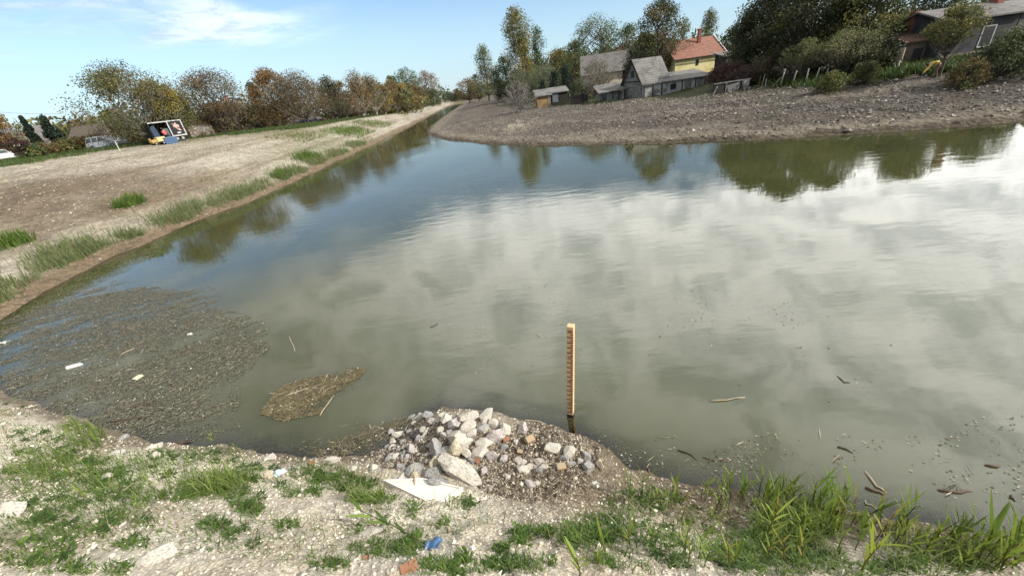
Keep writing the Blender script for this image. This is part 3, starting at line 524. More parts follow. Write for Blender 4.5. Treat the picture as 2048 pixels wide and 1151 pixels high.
T('twiggy_shrub','grey bare shrub among the leaning posts',(1588,116),52,62,kind='vase',pal='grey',n=700,leaf=.15,seed=99,group=RR,cat='shrub',cb=.2,twig=9,stems=3,bark=(.2,.175,.15))
T('low_shrub','low olive shrub at the edge of the tilled soil by the tall posts',(1668,140),43,44,kind='bush',pal='olive',n=1600,leaf=.16,seed=100,group=RR,cat='shrub',cb=.02)
T('low_shrub','low dark shrub at the foot of the wide pale shrub',(1738,122),45,50,kind='bush',pal='olive',mixpal=('dark',.4),n=1600,leaf=.16,seed=101,group=RR,cat='shrub',cb=.02)
T('spruce','tall dark spruce behind the grey house',(1930,-130),78,120,kind='cone',pal='pine',mixpal=('dark',.5),n=5200,leaf=.32,seed=102,group=RR,cb=.05,dens=1.15)
T('bare_tree','thin almost bare tree against the white sky left of the grey house',(1850,-60),72,90,kind='vase',pal='dark',n=900,leaf=.26,seed=103,group=RR,cb=.2,twig=5,bark=(.06,.055,.05))
T('olive_tree','olive leaved small tree in front of the grey house wall',(1930,4),46,92,kind='round',pal='olive',mixpal=('yellow',.1),n=2600,leaf=.17,seed=104,group=RR,cb=.52,twig=2)
T('dark_bush','dark green bush at the right edge in front of the grey house',(2034,60),44,110,kind='bush',pal='green',mixpal=('dark',.5),n=4200,leaf=.17,seed=105,group=RR,cb=.02)
T('low_shrub','brown weedy thicket right of the stooping person',(1950,116),42,64,kind='bush',pal='brown',mixpal=('olive',.5),n=1800,leaf=.15,seed=106,group=RR,cat='shrub',cb=.02,twig=3)


# ------------------------------------------------------------------ buildings
M_YEL = mat('yellow_render', (.64,.57,.31), .9, .08, 2, stain=(.5,.43,.2), stain_s=.6)
M_TILE = mat('red_roof_tile', (.27,.135,.10), .85, .4, 5, stain=(.22,.10,.07), stain_s=2.2, wave=('X', 1.2, .35, 1.0), bump=.03, bscale=8)
M_GREYR = mat('grey_slate_roof', (.15,.14,.135), .85, .25, 3, stain=(.10,.095,.09), stain_s=1, wave=('X', .9, .25, .6))
M_PALER = mat('weathered_sheet_roof', (.165,.16,.155), .8, .22, 2.5, stain=(.10,.095,.09), stain_s=1.2, wave=('X', 1.5, .25, .3))
M_WOOD = mat('grey_weathered_boards', (.25,.245,.24), .9, .3, 3, wave=('X', 2.6, .45, 1.2), stain=(.13,.125,.12), stain_s=2)
M_PLAST = mat('stained_whitewash', (.36,.36,.355), .9, .22, 1.6, stain=(.14,.137,.13), stain_s=1.1)
M_DARKW = mat('dark_timber', (.03,.026,.023), .9, .3, 4)
M_MAROON = mat('dark_maroon_planks', (.03,.018,.02), .85, .35, 3, wave=('X', 2.2, .5, .6))
M_ORNG = mat('orange_boards', (.36,.235,.12), .9, .25, 3, wave=('X', 2.0, .4, .8), stain=(.2,.13,.07))
M_CREAM = mat('cream_render', (.62,.53,.42), .9, .1, 2)
M_GREYW = mat('dark_grey_render', (.05,.051,.054), .95, .2, 1.4, stain=(.03,.03,.034), stain_s=.9)
M_GREYW2 = mat('grey_render', (.075,.073,.073), .95, .2, 1.4)
M_WHITE = mat('white_paint', (.55,.545,.53), .6, .1, 4)
M_PINK = mat('pink_plinth', (.42,.2,.2), .9, .15, 2)
M_GLASS = glass('window_glass'); M_BRICK = mat('red_brick', (.22,.085,.06), .9, .25, 8)
M_STONE = mat('old_brick_wall', (.26,.215,.165), .95, .3, 3, stain=(.13,.11,.085), stain_s=1.5)
M_TIN = mat('rusty_tin', (.2,.12,.085), .7, .35, 3, stain=(.12,.08,.06))
def building(name, label, A, B, depth, wall_h, ridge, wmat, rmat, ridge_dir='x', over=.35, gable=None, mono=None, chimneys=(), wins=(), doors=(), cat='house', plinth=None, group=None, drop=.4):
    """A, B: front bottom corners; local x along the front, y away from the viewer"""
    A = Vector(A); B = Vector(B); Lx = (B-A).to_2d().length; z0 = min(A.z, B.z)
    root = empty(name, (A.x, A.y, z0), math.atan2(B.y-A.y, B.x-A.x), label, cat, group); D = depth; h = wall_h; g = gable or wmat
    m = MB(); rt = MB(); th = .12
    if mono is not None:                      # single pitch: front eave h, back eave mono
        m.prism([(0,0),(1,0)], 0, 0) if False else None
        m.add([(0,0,-drop),(Lx,0,-drop),(Lx,D,-drop),(0,D,-drop),(0,0,h),(Lx,0,h),(Lx,D,mono),(0,D,mono)], [(3,2,1,0),(4,5,6,7),(0,1,5,4),(1,2,6,5),(2,3,7,6),(3,0,4,7)])
        k = (mono-h)/D; o = over
        rt.add([(-o,-o,h-k*o+.01),(Lx+o,-o,h-k*o+.01),(Lx+o,D+o,mono+k*o+.01),(-o,D+o,mono+k*o+.01),(-o,-o,h-k*o+th),(Lx+o,-o,h-k*o+th),(Lx+o,D+o,mono+k*o+th),(-o,D+o,mono+k*o+th)], [(3,2,1,0),(4,5,6,7),(0,1,5,4),(1,2,6,5),(2,3,7,6),(3,0,4,7)])
    elif ridge_dir == 'x':
        pr = [(0,-drop),(D,-drop),(D,h),(D/2,ridge),(0,h)]
        m.add([(x,y,z) for x in (0,Lx) for y,z in pr], [(4,3,2,1,0),(5,6,7,8,9)]+[((i+1)%5, i, 5+i, 5+(i+1)%5)[::-1] for i in range(5)])
        k = (ridge-h)/(D/2); o = over
        for s in (0, 1):
            ye = -o if s == 0 else D+o; ze = h-k*o
            q = [(-o,ye,ze),(Lx+o,ye,ze),(Lx+o,D/2,ridge),(-o,D/2,ridge)]; q = q if s == 0 else q[::-1]
            rt.add(q+[(x,y,z+th) for x,y,z in q], [(3,2,1,0),(4,5,6,7),(0,1,5,4),(1,2,6,5),(2,3,7,6),(3,0,4,7)])
    else:
        pr = [(0,-drop),(Lx,-drop),(Lx,h),(Lx/2,ridge),(0,h)]
        m.add([(x,y,z) for y in (0,D) for x,z in pr], [(0,1,2,3,4),(9,8,7,6,5)]+[(i,(i+1)%5,5+(i+1)%5,5+i)[::-1] for i in range(5)])
        k = (ridge-h)/(Lx/2); o = over
        for s in (0, 1):
            xe = -o if s == 0 else Lx+o; ze = h-k*o
            q = [(Lx/2,-o,ridge),(xe,-o,ze),(xe,D+o,ze),(Lx/2,D+o,ridge)]; q = q if s == 1 else q[::-1]
            rt.add(q+[(x,y,z+th) for x,y,z in q], [(3,2,1,0),(4,5,6,7),(0,1,5,4),(1,2,6,5),(2,3,7,6),(3,0,4,7)])
    m.build('wall', wmat, root); ro = rt.build('roof', rmat, root)
    if plinth: MB().box(.02,Lx-.02,-.05,-.003,-drop,plinth[0]).build('plinth', plinth[1], root)
    for (x,y,z0_,z1_,wd,mm) in chimneys:
        MB().box(x-wd/2,x+wd/2,y-wd/2,y+wd/2,z0_,z1_).box(x-wd*.65,x+wd*.65,y-wd*.65,y+wd*.65,z1_+.003,z1_+.15).build('chimney', mm, ro)
    for (x0,x1,z0_,z1_,fm) in wins:
        f = MB(); t_ = .09
        f.box(x0,x1,-.05,-.004,z0_,z0_+t_).box(x0,x1,-.05,-.004,z1_-t_,z1_).box(x0,x0+t_,-.05,-.004,z0_+t_,z1_-t_).box(x1-t_,x1,-.05,-.004,z0_+t_,z1_-t_)
        fo = f.build('window', fm, root); MB().box(x0+t_,x1-t_,-.028,-.006,z0_+t_,z1_-t_).build('pane', M_GLASS, fo)
    for (x0,x1,z1_,dm) in doors:
        do = MB().box(x0,x1,-.05,-.004,-.1,z1_).build('door', dm, root); MB().box(x1-.16,x1-.1,-.09,-.052,z1_*.5,z1_*.5+.12).build('handle', M_DARKW, do)
    return root
def on(px, py, d):
    p = P(px, py, d); return Vector((p.x, p.y, TZ(p.x, p.y)))
def onY(px, py, Yd):                         # same, at depth Yd along the view direction
    q = ray(px, py); return on(px, py, Yd*math.hypot(q[0], q[1])/q[1])
def hY(px, py, Yd, z0):
    q = ray(px, py); return P(px, py, Yd*math.hypot(q[0], q[1])/q[1]).z-z0
def hgt(px, py, d, z0): return P(px, py, d).z-z0
# yellow house with the red tiled roof
A = onY(1349,150,69); B = onY(1444,135,69); z0 = min(A.z, B.z)
e = hY(1400,112,69,z0); rg_ = hY(1395,77,73.5,z0)
Lx = (B-A).length
bh = building('yellow_house','pale yellow house with a red tiled roof behind the whitewashed shed',A,B,9.0,e,rg_,M_YEL,M_TILE,over=.3,
    chimneys=[(Lx*.66,3.2,rg_-1.6,rg_+1.1,.45,M_BRICK)],wins=[(Lx*.43,Lx*.43+.45,e-1.25,e-.45,M_DARKW)],cat='house')
k_ = (rg_-e)/4.5
mv = MB()
for s in (0, 1):
    ye, yr = (-.33, 4.5) if s == 0 else (9.33, 4.5)
    mv.bar((Lx+.36, ye, e-k_*.3+.1), (Lx+.36, yr, rg_+.12), .1, .34)
mv.build('verge_board', M_WHITE, bh)
MB().box(-.28, Lx+.28, -.5, -.38, e-k_*.35-.02, e-k_*.35+.1).build('gutter', M_DARKW, bh)
# grey roofed cream house
A = onY(1166,165,85); B = onY(1258,150,83); z0 = min(A.z, B.z); e = hY(1240,139,84,z0); rg_ = hY(1220,106,88.5,z0); Lx = (B-A).length
building('cream_house','cream walled house with a big grey roof behind the bare tree',A,B,9.0,e,rg_,M_CREAM,M_GREYR,over=.45,chimneys=[(Lx*.85,4.8,rg_-.6,rg_+.9,.5,M_BRICK)],wins=[(Lx*.86,Lx*.86+.5,e-1.5,e-.5,M_DARKW),(Lx*.3,Lx*.3+1,e-1.9,e-.7,M_WHITE)])
# steep barn: gable to the camera's left, long roof slope to the right
Bn = G1(1282,196); W_ = 3.65; A = Vector((Bn.x-W_*.326, Bn.y+W_*.946, Bn.z)); A.z = min(Bn.z, TZ(A.x, A.y)); B2 = Vector((Bn.x, Bn.y, A.z)); z0 = A.z; Lx = W_
e = hY(1282,162,Bn.y,z0); rg_ = hY(1266,121,Bn.y+1.7,z0)
barn = building('barn','steep roofed grey timber barn with a board gable beside the long shed',A,B2,4.4,e,rg_,M_WOOD,M_PALER,ridge_dir='y',over=.3,cat='barn',doors=[(Lx*.35,Lx*.75,e*.9,M_WOOD)],wins=[(Lx*.42,Lx*.58,e+.5,e+1.3,M_DARKW)])
f = MB().box(-.05,Lx+.05,-.06,-.01,e-.06,e+.06); f.build('tie_beam', M_DARKW, barn)
vb = MB()
for s in (-1, 1): vb.bar((Lx/2, -.34, rg_+.1), (Lx/2+s*(Lx/2+.3), -.34, e-(rg_-e)/(Lx/2)*.3+.1), .08, .22)
vb.build('verge_board', M_DARKW, barn)
# long whitewashed shed
Ys = Bn.y-.35; A = onY(1286,196,Ys); B = onY(1419,185,Ys); z0 = min(A.z, B.z); e = hY(1360,160,Ys,z0); bk = hY(1390,140,Ys+5,z0); Lx = (B-A).length
shed = building('long_shed','long low whitewashed shed with a pale sheet roof below the yellow house',A,B,5.0,e,0,M_PLAST,M_PALER,mono=bk,over=.25,cat='shed',wins=[(Lx*.40,Lx*.40+.75,e-1.0,e-.35,M_DARKW)],doors=[(Lx*.62,Lx*.62+.8,e-.25,M_WOOD)])
for k in (0.0, .13, .26, .56, .76, .9): MB().box(Lx*k+.05, Lx*k+.18, -.07, -.003, -.2, e-.12).build('timber_post', M_DARKW, shed)
mb = MB(); mb.box(Lx*.8,Lx*.86,-.05,-.004,.1,e-.4); mb.build('board_panel', M_WOOD, shed)
# lean-to left of the barn
Yl = Bn.y+2.6; A = onY(1200,205,Yl); B = onY(1250,202,Yl); z0 = min(A.z, B.z); e = hY(1225,183,Yl,z0); Lx = (B-A).length
lt = empty('lean_to', (A.x, A.y, z0), math.atan2(B.y-A.y, B.x-A.x), 'open fronted lean to with a grey sheet roof on the left of the barn', 'shed')
MB().box(.1,Lx,2.3,2.4,-.3,e+.3).box(Lx*.35,Lx,.9,1.0,-.3,e-.15).build('wall', M_PLAST, lt)
q = [(-.3,-.3,e-.05),(Lx+.1,-.3,e+.05),(Lx+.1,2.8,e+.95),(-.3,2.8,e+.85)]
MB().add(q+[(x,y,z+.1) for x,y,z in q], [(3,2,1,0),(4,5,6,7),(0,1,5,4),(1,2,6,5),(2,3,7,6),(3,0,4,7)]).build('roof', M_PALER, lt)
for k in (.05, .5, .72, .95): MB().box(Lx*k,Lx*k+.12,-.1,.02,-.3,e).build('post', M_DARKW, lt)
# dark hut above the brush pile
A = onY(1447,140,60); B = onY(1476,134,60); z0 = min(A.z, B.z); e = hY(1460,112,60,z0); bk = e+.5; Lx = (B-A).length
building('dark_hut','small dark timber hut beside the yellow house wall',A,B,2.6,e,0,M_DARKW,M_GREYR,mono=bk,over=.25,cat='hut',wins=[(Lx*.12,Lx*.4,e-1.2,e-.3,M_WOOD)],doors=[(Lx*.6,Lx*.9,e-.2,M_DARKW)])
# coops
A = onY(1075,210,69); B = onY(1102,207,69); z0 = min(A.z, B.z); e = hY(1088,191,69,z0); Lx = (B-A).length
c1 = building('chicken_coop','low coop faced with orange boards under a sagging grey roof',A,B,2.2,e,0,M_ORNG,M_PALER,mono=e+.7,over=.3,cat='coop',doors=[(Lx*.78,Lx*.98,e-.15,M_STONE)])
A = onY(1104,207,69.3); B = onY(1136,202,69.3); z0 = min(A.z, B.z); e = hY(1120,184,69.3,z0); Lx = (B-A).length
c2 = building('chicken_coop','dark open coop with a tin roof right of the orange boarded one',A,B,2.4,e,0,M_DARKW,M_PALER,mono=e+.6,over=.25,cat='coop')
MB().box(Lx*.05,Lx*.4,-.05,-.004,.5,e-.1).build('board_panel', mat('blue_grey_board', (.12,.14,.16), .8), c2)
A = onY(1141,209,63.5); B = onY(1176,205,63.5); Lx = (B-A).length
gt = empty('plank_gate', A, math.atan2(B.y-A.y, B.x-A.x), 'dark maroon plank gate standing between the coops and the lean to', 'gate')
zt = hY(1158,189,63.5,A.z)
MB().box(0,Lx*.58,-.04,.04,-.2,zt).build('plank_leaf', M_DARKW, gt); MB().box(Lx*.6,Lx*.78,-.03,.05,-.2,zt+.05).build('plank_leaf', M_MAROON, gt); MB().box(Lx*.8,Lx,-.04,.04,-.2,zt-.1).build('plank_leaf', M_DARKW, gt)
for k in (0, .59, .79, 1): MB().box(Lx*k-.06,Lx*k+.06,.045,.16,-.3,zt+.2).build('post', M_WOOD, gt)
# grey house on the right
A = onY(1872,118,36); B = onY(2014,96,36); z0 = 2.55; A.z = B.z = z0; e = hY(1950,34,36,z0); Lx = (B-A).length
gh = building('grey_house','dark grey rendered house with a white framed window at the right edge',A,B,5.0,e,e+.9,M_GREYW,M_GREYR,over=.45,drop=1.6,wins=[(Lx*.53,Lx*.53+1.15,e-2.35,e-.75,mat('grey_white_frame', (.33,.33,.33), .6, .15))],chimneys=[(Lx*1.02,2.2,e+.2,e+2.6,.6,M_BRICK)])
pl = MB().box(0,Lx,-.25,-.01,-1.4,.1); pl.build('plinth', M_STONE, gh)
A2_ = onY(2016,96,36.2); B2_ = onY(2110,80,36.2); A2_.z = B2_.z = 2.55; z0 = 2.55; Lx2 = (B2_-A2_).length
building('grey_annex','lighter grey annex continuing the grey house out of the frame',A2_,B2_,8.0,e-.05,e+.85,M_GREYW2,M_PALER,over=.35,drop=1.6,wins=[(Lx2*.5,Lx2*.5+1,e-2.3,e-.8,M_WHITE)])
# red roofed cottage and shack left of it
A = onY(1800,122,37.2); B = onY(1872,112,37.2); z0 = 2.4; A.z = B.z = z0; e = hY(1845,80,37.2,z0); rg_ = hY(1845,56,40.2,z0); Lx = (B-A).length
building('brick_cottage','old brick cottage with a rusty red roof left of the grey house',A,B,6,e,rg_,mat('darkened_brick_wall', (.12,.098,.078), .95, .3, 3, stain=(.07,.058,.05), stain_s=1.5),mat('old_red_roof', (.15,.085,.068), .9, .35, 5, stain=(.09,.06,.05), stain_s=2),over=.3,drop=1.2,chimneys=[(Lx*.66,2.0,rg_-1.2,rg_+1.2,.45,M_BRICK)],wins=[(Lx*.3,Lx*.3+.8,e-1.5,e-.6,M_DARKW)])  # dimness is put into the brick and roof colours, both darkened
A = on(1800,60,84); B = on(1850,52,82); z0 = min(A.z, B.z); e = hgt(1825,48,83,z0)
building('plaster_house','pale plastered gable showing above the rusty red roof',A,B,6,e-.5,e+1.2,M_CREAM,M_PALER,ridge_dir='y',over=.2)
A = on(1774,128,53); B = on(1790,124,52.4); z0 = min(A.z, B.z); e = hgt(1780,98,52.7,z0); Lx = (B-A).length
sh = building('open_shack','small open shack with a pale roof edge and plank bench under the walnut',A,B,2,e,0,M_DARKW,M_PALER,mono=e+.15,over=.05,cat='shack')
MB().box(.05,Lx-.05,-.55,-.1,.5,.56).box(.05,Lx-.05,-.16,-.1,.75,.85).build('bench', M_WOOD, sh)
A = on(1793,112,52); B = on(1807,110,51.6); Lx = (B-A).length; zt = hgt(1800,99,52,A.z)
bd = empty('notice_board', A, math.atan2(B.y-A.y, B.x-A.x), 'pale board on a single slanting post beside the open shack', 'board')
MB().box(0,Lx,-.03,.03,zt-1.0,zt+.1).build('board_panel', mat('pale_board', (.5,.42,.3), .8, .15), bd); MB().bar((Lx*.5,.06,-.3),(Lx*.45,.06,zt),.09).build('post', M_WOOD, bd)
# left houses
A = on(-60,318,100); B = on(70,298,104); z0 = min(A.z, B.z); e = hgt(20,282,102,z0); rg_ = hgt(5,240,106,z0); Lx = (B-A).length
building('cream_house','long house with a brown grey roof and cream wall at the left edge',A,B,9,e,rg_,M_CREAM,M_GREYR,over=.5,wins=[(Lx*.62,Lx*.62+1.3,e-2.0,e-.7,M_WHITE),(Lx*.88,Lx*.88+1.1,e-2.0,e-.7,M_WHITE)],plinth=(.9,M_PINK))
A = on(96,288,106); B = on(128,282,107); z0 = min(A.z, B.z); e = hgt(110,276,106,z0)
building('white_house','small white house with a grey roof between the two cypresses',A,B,6,e,e+2.2,M_WHITE,M_GREYR,over=.3,wins=[(.8,1.7,e-1.8,e-.6,M_DARKW)])
A = on(150,300,86); B = on(207,290,84); z0 = min(A.z, B.z); e = hgt(180,276,85,z0); rg_ = e+1.6; Lx = (B-A).length
hb = building('old_hut','old low hut with brown roof and pale end wall behind the silver car',A,B,4.6,e,rg_,M_STONE,mat('brown_roof', (.085,.07,.055), .9, .3, 3),over=.25,cat='hut')
A = on(436,240,112); B = on(500,228,114); z0 = min(A.z, B.z); e = hgt(468,222,113,z0); rg_ = hgt(468,203,117,z0); Lx = (B-A).length
building('dark_roofed_house','dark roofed house with a red chimney behind the thicket',A,B,8,e,rg_,M_STONE,M_GREYR,over=.4,chimneys=[(Lx*.66,3.4,rg_-.8,rg_+1.2,.6,M_BRICK)])
A = on(383,272,88); B = on(428,262,88); Lx = (B-A).length; zt = hgt(405,249,88,A.z)
wl = empty('painted_wall', A, math.atan2(B.y-A.y, B.x-A.x), 'low peeling wall with white and red patches right of the display trailer', 'wall')
MB().box(0,Lx,0,.25,-.3,zt).build('wall_face', mat('peeling_white', (.52,.47,.4), .9, .25, 2, stain=(.24,.13,.08), stain_s=1.1), wl); MB().box(-.05,Lx+.05,-.05,.3,zt+.003,zt+.12).build('coping', M_STONE, wl)
A = on(555,243,118); B = on(592,238,118); Lx = (B-A).length; zt = hgt(574,234,118,A.z)
wf = empty('white_fence', A, math.atan2(B.y-A.y, B.x-A.x), 'short bright white board fence seen under the forked trunk tree', 'fence')
for k in range(4): MB().box(Lx*k/4+.05,Lx*(k+1)/4-.25,0,.06,.2,zt).build('panel', M_WHITE, wf)
for k in range(5): MB().box(Lx*k/4-.1,Lx*k/4+.02,-.02,.08,-.2,zt+.1).build('post', M_WHITE, wf)

# ------------------------------------------------------------------ scrap boards, brush heap, leaning posts
Yf = G1(1460,184).y; A = onY(1424,188,Yf); B = onY(1498,180,Yf); Lx = (B-A).length; u = (B-A).normalized(); zt = hY(1460,164,Yf,A.z)
sf = empty('scrap_fence', A, math.atan2(B.y-A.y, B.x-A.x), 'patchwork fence of scrap boards and a pale sheet under the brown brush heap', 'fence')
MB().box(Lx*.82,Lx*.97,-.06,.0,zt*.48,zt+.05).build('pale_sheet', mat('pale_grey_sheet', (.27,.25,.25), .7, .15), sf); MB().box(Lx*.82,Lx*.97,-.06,.0,-.2,zt*.45).build('pale_sheet', mat('grey_sheet', (.2,.185,.18), .7, .2), sf)
MB().box(.1,Lx*.8,.03,.1,-.2,zt-.1).build('backing_boards', M_DARKW, sf)
sb = MB().add([(Lx*.42,-.08,.1),(Lx*.6,-.08,.0),(Lx*.72,-.04,zt-.1),(Lx*.38,-.04,zt-.3)], [(0,1,2,3)]); o_ = sb.build('torn_sheet', mat('torn_grey_sheet', (.13,.13,.135), .5, .3), sf)
so_ = o_.modifiers.new('thick', 'SOLIDIFY'); so_.thickness = .02
for a, b_ in (((0,-.1,0),(.5,0,zt*.8)),((Lx*.36,0,-.2),(Lx*.36,0,zt)),((Lx*.8,0,-.2),(Lx*.8,0,zt)),((.1,-.02,zt),(Lx,-.02,zt+.05)),((Lx*.62,-.12,0),(Lx*.72,-.05,zt*.7))): MB().bar(a,b_,.1).build('stake', M_WOOD, sf)
def brush(name, label, c, sx_, sy_, sz_, n, ln, colr, seed):
    rg = np.random.default_rng(seed); ps = []
    for _ in range(n):
        d = rg.normal(size=3); d /= np.linalg.norm(d); p = d*rg.uniform(.2,1)**.4*np.array([sx_,sy_,sz_]); p[2] = abs(p[2]); dv = rg.normal(size=3)*np.array([1,1,.45]); dv /= np.linalg.norm(dv)
        l_ = ln*rg.uniform(.5,1.4); b_ = np.array([0,0,-.25*l_*rg.uniform(0,1)]); ps.append((np.array([p-dv*l_/2+b_, p, p+dv*l_/2+b_]), np.array([.018,.022,.012])))
    V, F = tubes(ps, 3); C = np.array(colr)*rg.uniform(.6,1.35,len(V))[:, None]
    return tag(mesh_np(name, V, F, BARK, None, C=C, loc=c), label, 'brush heap')
p = on(1458,150,56.5); brush('brush_heap','reddish brown heap of tangled brushwood lying over the shed roof end',(p.x,p.y,p.z+.8),2.5,1.6,1.7,1600,1.3,(.085,.05,.04),5)
p = on(1480,168,54); brush('brush_heap','darker lower tangle of brushwood hanging above the scrap boards',(p.x,p.y,p.z+.5),1.8,1.2,1.3,900,1.0,(.06,.042,.036),6)
M_POST = mat('grey_fence_post', (.32,.29,.25), .9, .3, 5)
POSTS = [((1559,174),(1571,138),'leaning grey fence post, first from the scrap boards'),((1583,172),(1594,141),'stout leaning fence post under the bare grey shrub'),((1610,170),(1618,137),'fence post half hidden by the bare grey shrub'),((1628,165),(1640,135),'long slanting pale fence post left of the wide pale shrub'),((1650,158),(1657,136),'short slanting fence post near the trunk of the wide pale shrub'),((1716,165),(1724,128),'thin post at the right side of the wide pale shrub'),((1792,146),(1800,121),'thin slanting post by the notice board'),((1969,141),(1983,108),'slim pale post right of the brown weedy thicket')]
for (b0, t0, lb) in POSTS:
    g = G1(*b0); d = math.hypot(g.x, g.y); tp = P(*t0, d)
    po = MB().tube([(0,0,-.3),(tp.x-g.x,tp.y-g.y,tp.z-g.z)], .07, .055, 7).build('fence_post', M_POST, None, smooth=True); po.location = g; tag(po, lb, 'fence post', 'old fence posts on the right bank')
for i, ((b0x, b0y), (t0x, t0y), lb) in enumerate([((1515,178),(1522,150),'reddish slanting plank end, left one beside the scrap boards'),((1522,176),(1530,148),'pale splintered plank beside the scrap boards'),((1530,175),(1533,158),'short white plank among the splintered planks'),((1541,174),(1562,154),'grey pole leaning low to the right of the splintered planks')]):
    g = G1(b0x, b0y); d = math.hypot(g.x, g.y); tp = P(t0x, t0y, d)
    po = MB().bar((0,0,-.2),(tp.x-g.x,tp.y-g.y,tp.z-g.z),.13 if i < 3 else .08,.05).build('plank', [mat('red_plank',(.17,.08,.06)),mat('pale_plank',(.36,.33,.28)),M_WHITE,M_POST][i]); po.location = g; tag(po, lb, 'plank', 'splintered planks by the scrap fence')
g = G1(240,302); tp = P(229,281,math.hypot(g.x,g.y)); po = MB().tube([(0,0,-.2),(tp.x-g.x,tp.y-g.y,tp.z-g.z)],.035,.03,6).build('marker_stake', M_WHITE); po.location = g; tag(po,'thin white marker stake on the sand in front of the silver car','stake')
# pale pole with wires on the left
b0 = on(124,282,92); tp = P(94,232,92); zt = tp.z-b0.z
pr_ = empty('utility_pole', b0, 0, 'pale concrete pole right of the broader cypress, carrying wires', 'utility pole'); MB().tube([(0,0,-.3),(0,0,zt)],.17,.11,8).build('pole_shaft', mat('concrete',(.5,.47,.42)), pr_); MB().bar((-.7,0,zt-.3),(.7,0,zt-.3),.1).build('crossarm', M_DARKW, pr_)
M_WIRE = mat('wire', (.06,.06,.065), .6)
for i, (y0, y1, lb) in enumerate([(216,214,'highest thin wire crossing the sky at the left edge'),(240,232,'middle wire running from the left edge past the cypress tips'),(247,240,'lowest wire running from the left edge past the pole')]):
    a = P(-60,y0+2,115); b_ = P(240,y1-4,120); pts = [tuple(a.lerp(b_,k/12)-Vector((0,0,1.2*4*(k/12)*(1-k/12)))) for k in range(13)]
    tag(MB().tube(pts,.022,.022,4).build('power_wire', M_WIRE), lb, 'wire', 'overhead wires')

# ------------------------------------------------------------------ vehicles
def M_CAR(n, c): return mat(n, c, .3, .04, 2, spec=.5)
M_TYRE = mat('tyre_rubber', (.02,.02,.021), .9, .1); M_RIM = mat('wheel_rim', (.35,.35,.36), .4, .1, metal=.6)
M_LAMP = mat('lamp_glass', (.6,.6,.58), .15, .05); M_TAIL = mat('tail_lamp', (.35,.02,.02), .2, .05)
CAR_GLASS = glass('car_glass', (.04,.05,.055))
def car(label, loc, rz, paint, estate=False, group=None, hgt_=1.45):
    root = empty('parked_car', loc, rz, label, 'car', group)          # nose towards +x
    W = .84; lo = [(-2.0,.32),(-2.05,.62),(-1.98,.92),(1.0,.95),(1.75,.84),(2.02,.66),(2.05,.36),(1.9,.26),(-1.9,.26)]
    rear = -1.95 if estate else -1.75
    m = MB(); m.prism(lo, -W, W)
    rf = [(rear,.93),(rear+.25 if estate else rear+.55,hgt_-.03),(-.3,hgt_),(.35,hgt_-.04),(1.12,.95)]
    n = len(rf); ins = [0,.16,.17,.16,0]
    V = [(x,-W+.03+i_,z) for (x,z),i_ in zip(rf,ins)]+[(x,W-.03-i_,z) for (x,z),i_ in zip(rf,ins)]
    m.add(V, [tuple(range(n)), tuple(range(2*n-1,n-1,-1))]+[((i+1)%n,i,n+i,n+(i+1)%n) for i in range(n)])
    m.build('body', paint, root, bevel=.05)
    for s in (-1, 1):
        def side(x, z):
            k = np.interp(z, [.93, hgt_], [0, .165]); return (x, s*(W-.03-k+.008), z)
        for xs in [[(-.25,1.0),(-.25,hgt_-.1),(.3,hgt_-.1),(.92,1.0)],[(rear+.45 if not estate else rear+.9,1.0),(rear+.72 if not estate else rear+.95,hgt_-.1),(-.33,hgt_-.1),(-.33,1.0)]]+([[(rear+.14,1.0),(rear+.3,hgt_-.11),(rear+.85,hgt_-.1),(rear+.8,1.0)]] if estate else []):
            q = [side(*p) for p in xs]; q = q if s < 0 else q[::-1]; MB().add(q,[(0,1,2,3)]).build('window', CAR_GLASS, root)
        for wx_ in (-1.28, 1.3):
            wm_ = MB(); wm_.tube([(wx_,s*(W-.18),.3),(wx_,s*(W+.02),.3)],.31,.31,18); tyre = wm_.build('wheel', M_TYRE, root)
            MB().tube([(wx_,s*(W+.022),.3),(wx_,s*(W+.035),.3)],.19,.17,14).build('rim', M_RIM, tyre)
        MB().box(1.9,2.06,s*.62-.17,s*.62+.17,.60,.74).build('headlight', M_LAMP, root, bevel=.02)
        MB().box(-2.08,-1.98,s*.64-.14,s*.64+.14,.66,.88).build('taillight', M_TAIL, root)
        MB().box(.82,.98,s*(W+.1)-.08,s*(W+.1)+.08,.98,1.1).build('mirror', paint, root, bevel=.02)
    def front(x0,z0,x1,z1,y,dx): return [(x0+dx,-y,z0),(x0+dx,y,z0),(x1+dx,y-.1,z1),(x1+dx,-y+.1,z1)]
    MB().add(front(1.07,.99,.40,hgt_-.07,W-.14,.012),[(0,1,2,3)]).build('windscreen', CAR_GLASS, root)
    r1 = rear+(.25 if estate else .55); MB().add(front(rear+.03,1.0,r1-.04,hgt_-.1,W-.14,-.012),[(3,2,1,0)]).build('rear_window', CAR_GLASS, root)
    MB().box(2.045,2.075,-.26,.26,.4,.52).box(-2.08,-2.055,-.26,.26,.5,.62).build('number_plate', M_WHITE, root)
    return root
WP = M_CAR('white_car_paint', (.6,.6,.6)); SP = M_CAR('silver_car_paint', (.36,.39,.43)); DP = M_CAR('dark_car_paint', (.03,.032,.04))
def dirp(p, q): return math.atan2(q.y-p.y, q.x-p.x)
def place(px, py, d):
    p = P(px, py, d); return Vector((p.x, p.y, TZ(p.x, p.y)))
a, b_ = place(-8,320,87), place(46,314,84); car('white hatchback cut by the left edge behind the purple tree', a.lerp(b_,.25), dirp(a,b_)-.45, WP)
a, b_ = place(45,290,102), place(80,286,101); car('white car parked beyond the purple tree beside the house', a.lerp(b_,.5), dirp(a,b_)-.4, WP, estate=True)
